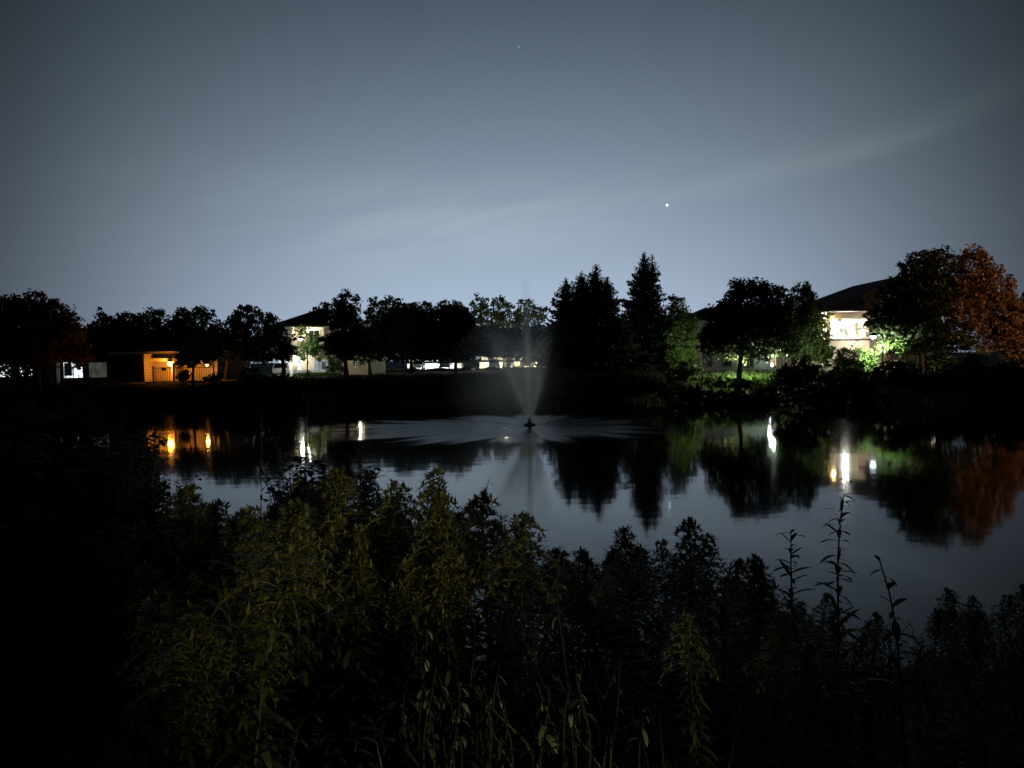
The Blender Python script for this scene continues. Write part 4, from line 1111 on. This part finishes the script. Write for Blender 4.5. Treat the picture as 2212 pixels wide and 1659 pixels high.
for i in range(36):
    D = random.uniform(4.8, 6.4); px = random.uniform(420, 1750)
    loc, h = place(px, D, np.interp(px, CX, CY) + random.uniform(30, 120))
    if h < .35: continue
    zl = next(z for z in zone_labels if px < z[0])
    goldenrod(zl[1], loc, h, random.uniform(0, 6.28), .06, random.randrange(7), zl[2])
# tall blurred stalk and its neighbour over the water
def stalk(label, px, py, D, leafn, ln, m='weed_leaf', tilt=(0, 0), name='tall_weed', pair=False, lo=.35, droop=1.0, wfrac=.2, up=.5, group=None):
    loc, h = place(px, D, py)
    r_ = thing(name, label, 'plant', loc, group)
    st, lf = MB(), MB()
    top = Vector((tilt[0], tilt[1], h))
    wob = (random.uniform(0, 6), random.uniform(.012, .03))
    ax = lambda t: Vector((top.x * t * t + wob[1] * math.sin(wob[0] + 7 * t) * t, top.y * t * t, h * t))
    st.tube([loc + ax(i / 8) for i in range(9)], [.007 - .005 * i / 8 for i in range(9)], 6)
    a = random.uniform(0, 6)
    for i in range(leafn):
        t = min(1, lo + (1 - lo) * (i + random.uniform(-2, 2)) / leafn); a += 2.4 + random.uniform(-.6, .6)
        if random.random() < .22: continue
        l2 = ln * random.uniform(.35, 1.35) * (1.1 - .6 * (t - lo) / (1 - lo))
        blade_leaf(lf, loc + ax(t), (math.cos(a), math.sin(a) * .7, up * random.uniform(.2, 2.2)), l2, l2 * wfrac * random.uniform(.7, 1.4), droop * random.uniform(.4, 1.7), 5)
    st.build('stem', MATS['stem_dark' if m == 'pale_leaf' else 'stem'], r_, True); lf.build('leaves', MATS[m], r_)
    return r_
stalk('tallest thin stalk with feathery leaves reaching over the dome tree reflection', 1802, 1035, 2.9, 150, .1, 'weed_leaf', (.05, 0), lo=.35, wfrac=.2)
stalk('second feathery stalk leaning beside the tallest thin stalk', 1740, 1148, 2.8, 130, .11, 'weed_leaf', (-.07, 0), lo=.35, wfrac=.22)
stalk('lone sprig with drooping paired leaves cut out against the bright water', 1003, 1036, 4.2, 26, .085, 'weed_dark', (.14, 0), lo=.8, droop=1.9, up=.25)
stalk('leafy sprig with oval leaves hanging over the last patch of water', 1965, 1205, 2.4, 30, .075, 'weed_dark', (-.1, 0), lo=.55, wfrac=.32)
stalk('tall dim weed with pale leaf tips standing before the black far bank', 640, 852, 5.6, 46, .12, 'weed_leaf', (.1, 0), lo=.4, wfrac=.4, droop=1.4)
stalk('dim slender weed rising before the dark water beyond the lit stand', 552, 886, 6.2, 60, .09, 'weed_dark', (.04, 0), lo=.55, wfrac=.25)
stalk('slim dim weed with broad leaves at the black end of the near bank', 95, 930, 5.0, 40, .12, 'weed_leaf', (.08, 0), lo=.4, wfrac=.4, droop=1.4)
stalk('dim weed beside the slim one with few broad leaves', 160, 985, 4.6, 30, .11, 'weed_leaf', (-.08, 0), lo=.45, wfrac=.4, droop=1.4)
# shrubs with small oval leaves against the water
def leafy_shrub(label, px, py, D, w_px, h_px, n_tw, m='weed_dark', nl=40):
    c = P(px, py, D); k = PX(D); gz = GZ(c.x, D)
    root = thing('leafy_shrub', label, 'shrub', (c.x, D, gz))
    st, lf = MB(), MB()
    for i in range(n_tw):
        e = c + Vector((random.uniform(-1, 1) * w_px * k, random.uniform(-.35, .35), random.uniform(-1, 1) * h_px * k))
        s = Vector((c.x + random.uniform(-.12, .12), D + random.uniform(-.1, .1), gz))
        mid = s.lerp(e, .6) + Vector((0, 0, .18))
        st.tube([s, mid, e], [.008, .005, .002], 5)
        for j in range(nl):
            t_ = random.uniform(-.35, 1.0)
            b0 = (mid.lerp(e, t_) if t_ > 0 else mid.lerp(s, -t_)) + Vector((random.gauss(0, .02), random.gauss(0, .02), random.gauss(0, .02)))
            a = random.uniform(0, 6.28); l2 = random.uniform(.045, .08)
            blade_leaf(lf, b0, (math.cos(a), math.sin(a), random.uniform(-.3, .7)), l2, l2 * .55, .8, 4)
    st.build('stem', MATS['bark'], root); lf.build('leaves', MATS[m], root)
leafy_shrub('oval leaved shrub with lacy twigs cut out against the pale water', 655, 1020, 5.6, 80, 44, 60)
leafy_shrub('dark oval leaved shrub glinting at the shadowed end of the water', 330, 1070, 5.0, 80, 60, 46)
leafy_shrub('small dark twig cluster above the tall goldenrod at the shore', 797, 1018, 5.0, 22, 26, 10)
leafy_shrub('low black shrub filling the shadowed corner beside the water', 130, 1130, 4.2, 130, 70, 60)
for lb, (px, py, D, w_, h_, n_) in {'tall black shrub at the end of the pond by the dim slim weeds': (60, 1010, 4.6, 90, 80, 90), 'black shrub rising between the dim weeds and the glinting shrub': (215, 1050, 4.4, 70, 70, 70),
        'low black shrub under the tall black shrub': (10, 1180, 3.6, 110, 90, 90), 'black leafy shrub in front of the glinting shrub': (270, 1190, 3.8, 90, 70, 80)}.items():
    leafy_shrub(lb, px, py, D, w_, h_, n_, nl=70)
for lb, (px, py, D, w_, h_, n_) in {'tall black shrub hiding the window reflections at the very end of the pond': (30, 930, 6.0, 90, 75, 110), 'black shrub before the reflected round tree with few pale leaf glints': (160, 935, 5.8, 80, 80, 110),
        'black shrub sloping down beside the orange reflection': (270, 985, 5.6, 66, 66, 90)}.items():
    leafy_shrub(lb, px, py, D, w_, h_, n_, nl=80)
# pale hanging leaves low on the bank
pl_lab = ['pale leaved weed with one big curled leaf low on the dark bank', 'pale leaved weed with hanging narrow leaves next to the curled one', 'pale weed with two upright leaf blades amid the dark bank',
          'pale weed with paired hanging leaves low on the bank', 'pale weed with slanting blade and curled tip', 'pale weed with thin bent stalk at the bottom of the bank',
          'small pale weed half way up the dark bank', 'broad leaved pale weed close under the green goldenrod row', 'pale weed with round leaves in the dim bank under the water']
for lb, (px, py, D, nl) in zip(pl_lab, [(912, 1440, 2.5, 10), (985, 1455, 2.5, 16), (1100, 1470, 2.4, 9), (1165, 1480, 2.4, 10), (1270, 1455, 2.35, 12), (1365, 1530, 2.3, 7), (900, 1360, 2.7, 10), (1225, 1205, 2.9, 18), (1880, 1370, 2.4, 12)]):
    stalk(lb, px, py, D, nl, .06, 'pale_leaf', (random.uniform(-.06, .06), 0), 'pale_weed', lo=.72, droop=2.6, wfrac=.26, up=.3, group='pale weeds low on the near bank')
for i in range(16):
    stalk('pale narrow leaved weed low in the dark bank under the lit stand', random.uniform(860, 1360), random.uniform(1395, 1530), random.uniform(2.35, 2.75), random.randrange(7, 15), random.uniform(.035, .062), 'pale_leaf', (random.uniform(-.1, .1), 0), 'pale_weed', lo=random.uniform(.55, .75), droop=random.uniform(2, 3), wfrac=random.uniform(.16, .28), up=.3, group='pale narrow weeds under the lit stand')
# undergrowth between them: nobody could count it
un = MB()
for i in range(17000):
    D = random.uniform(1.9, 6.8); px = random.uniform(-60, 2280)
    x = P(px, 1200, D).x; gz = GZ(x, D)
    lim = P(px, np.interp(px, CX, CY) + 130 + max(0, 3.6 - D) * 260, D).z - gz
    z = gz + random.random() ** 1.4 * max(.1, min(.95, lim))
    a = random.uniform(0, 6.28); l2 = random.uniform(.03, .085)
    blade_leaf(un, (x, D, z), (math.cos(a), math.sin(a), random.uniform(.1, 1.6)), l2, l2 * random.uniform(.12, .3), random.uniform(.5, 1.8), 3)
tag(un.build('undergrowth', MATS['weed_dark']), kind='stuff')
n = 9000
x = rng.uniform(-7, 7, n); y = rng.uniform(.9, 7.2, n)
blades('bank_weeds', np.stack([x, y, ground_z(x, y) - .03], 1), rng.uniform(.2, .75, n) * np.clip(y / 4, .3, 1), rng.uniform(.006, .014, n), 'grass')
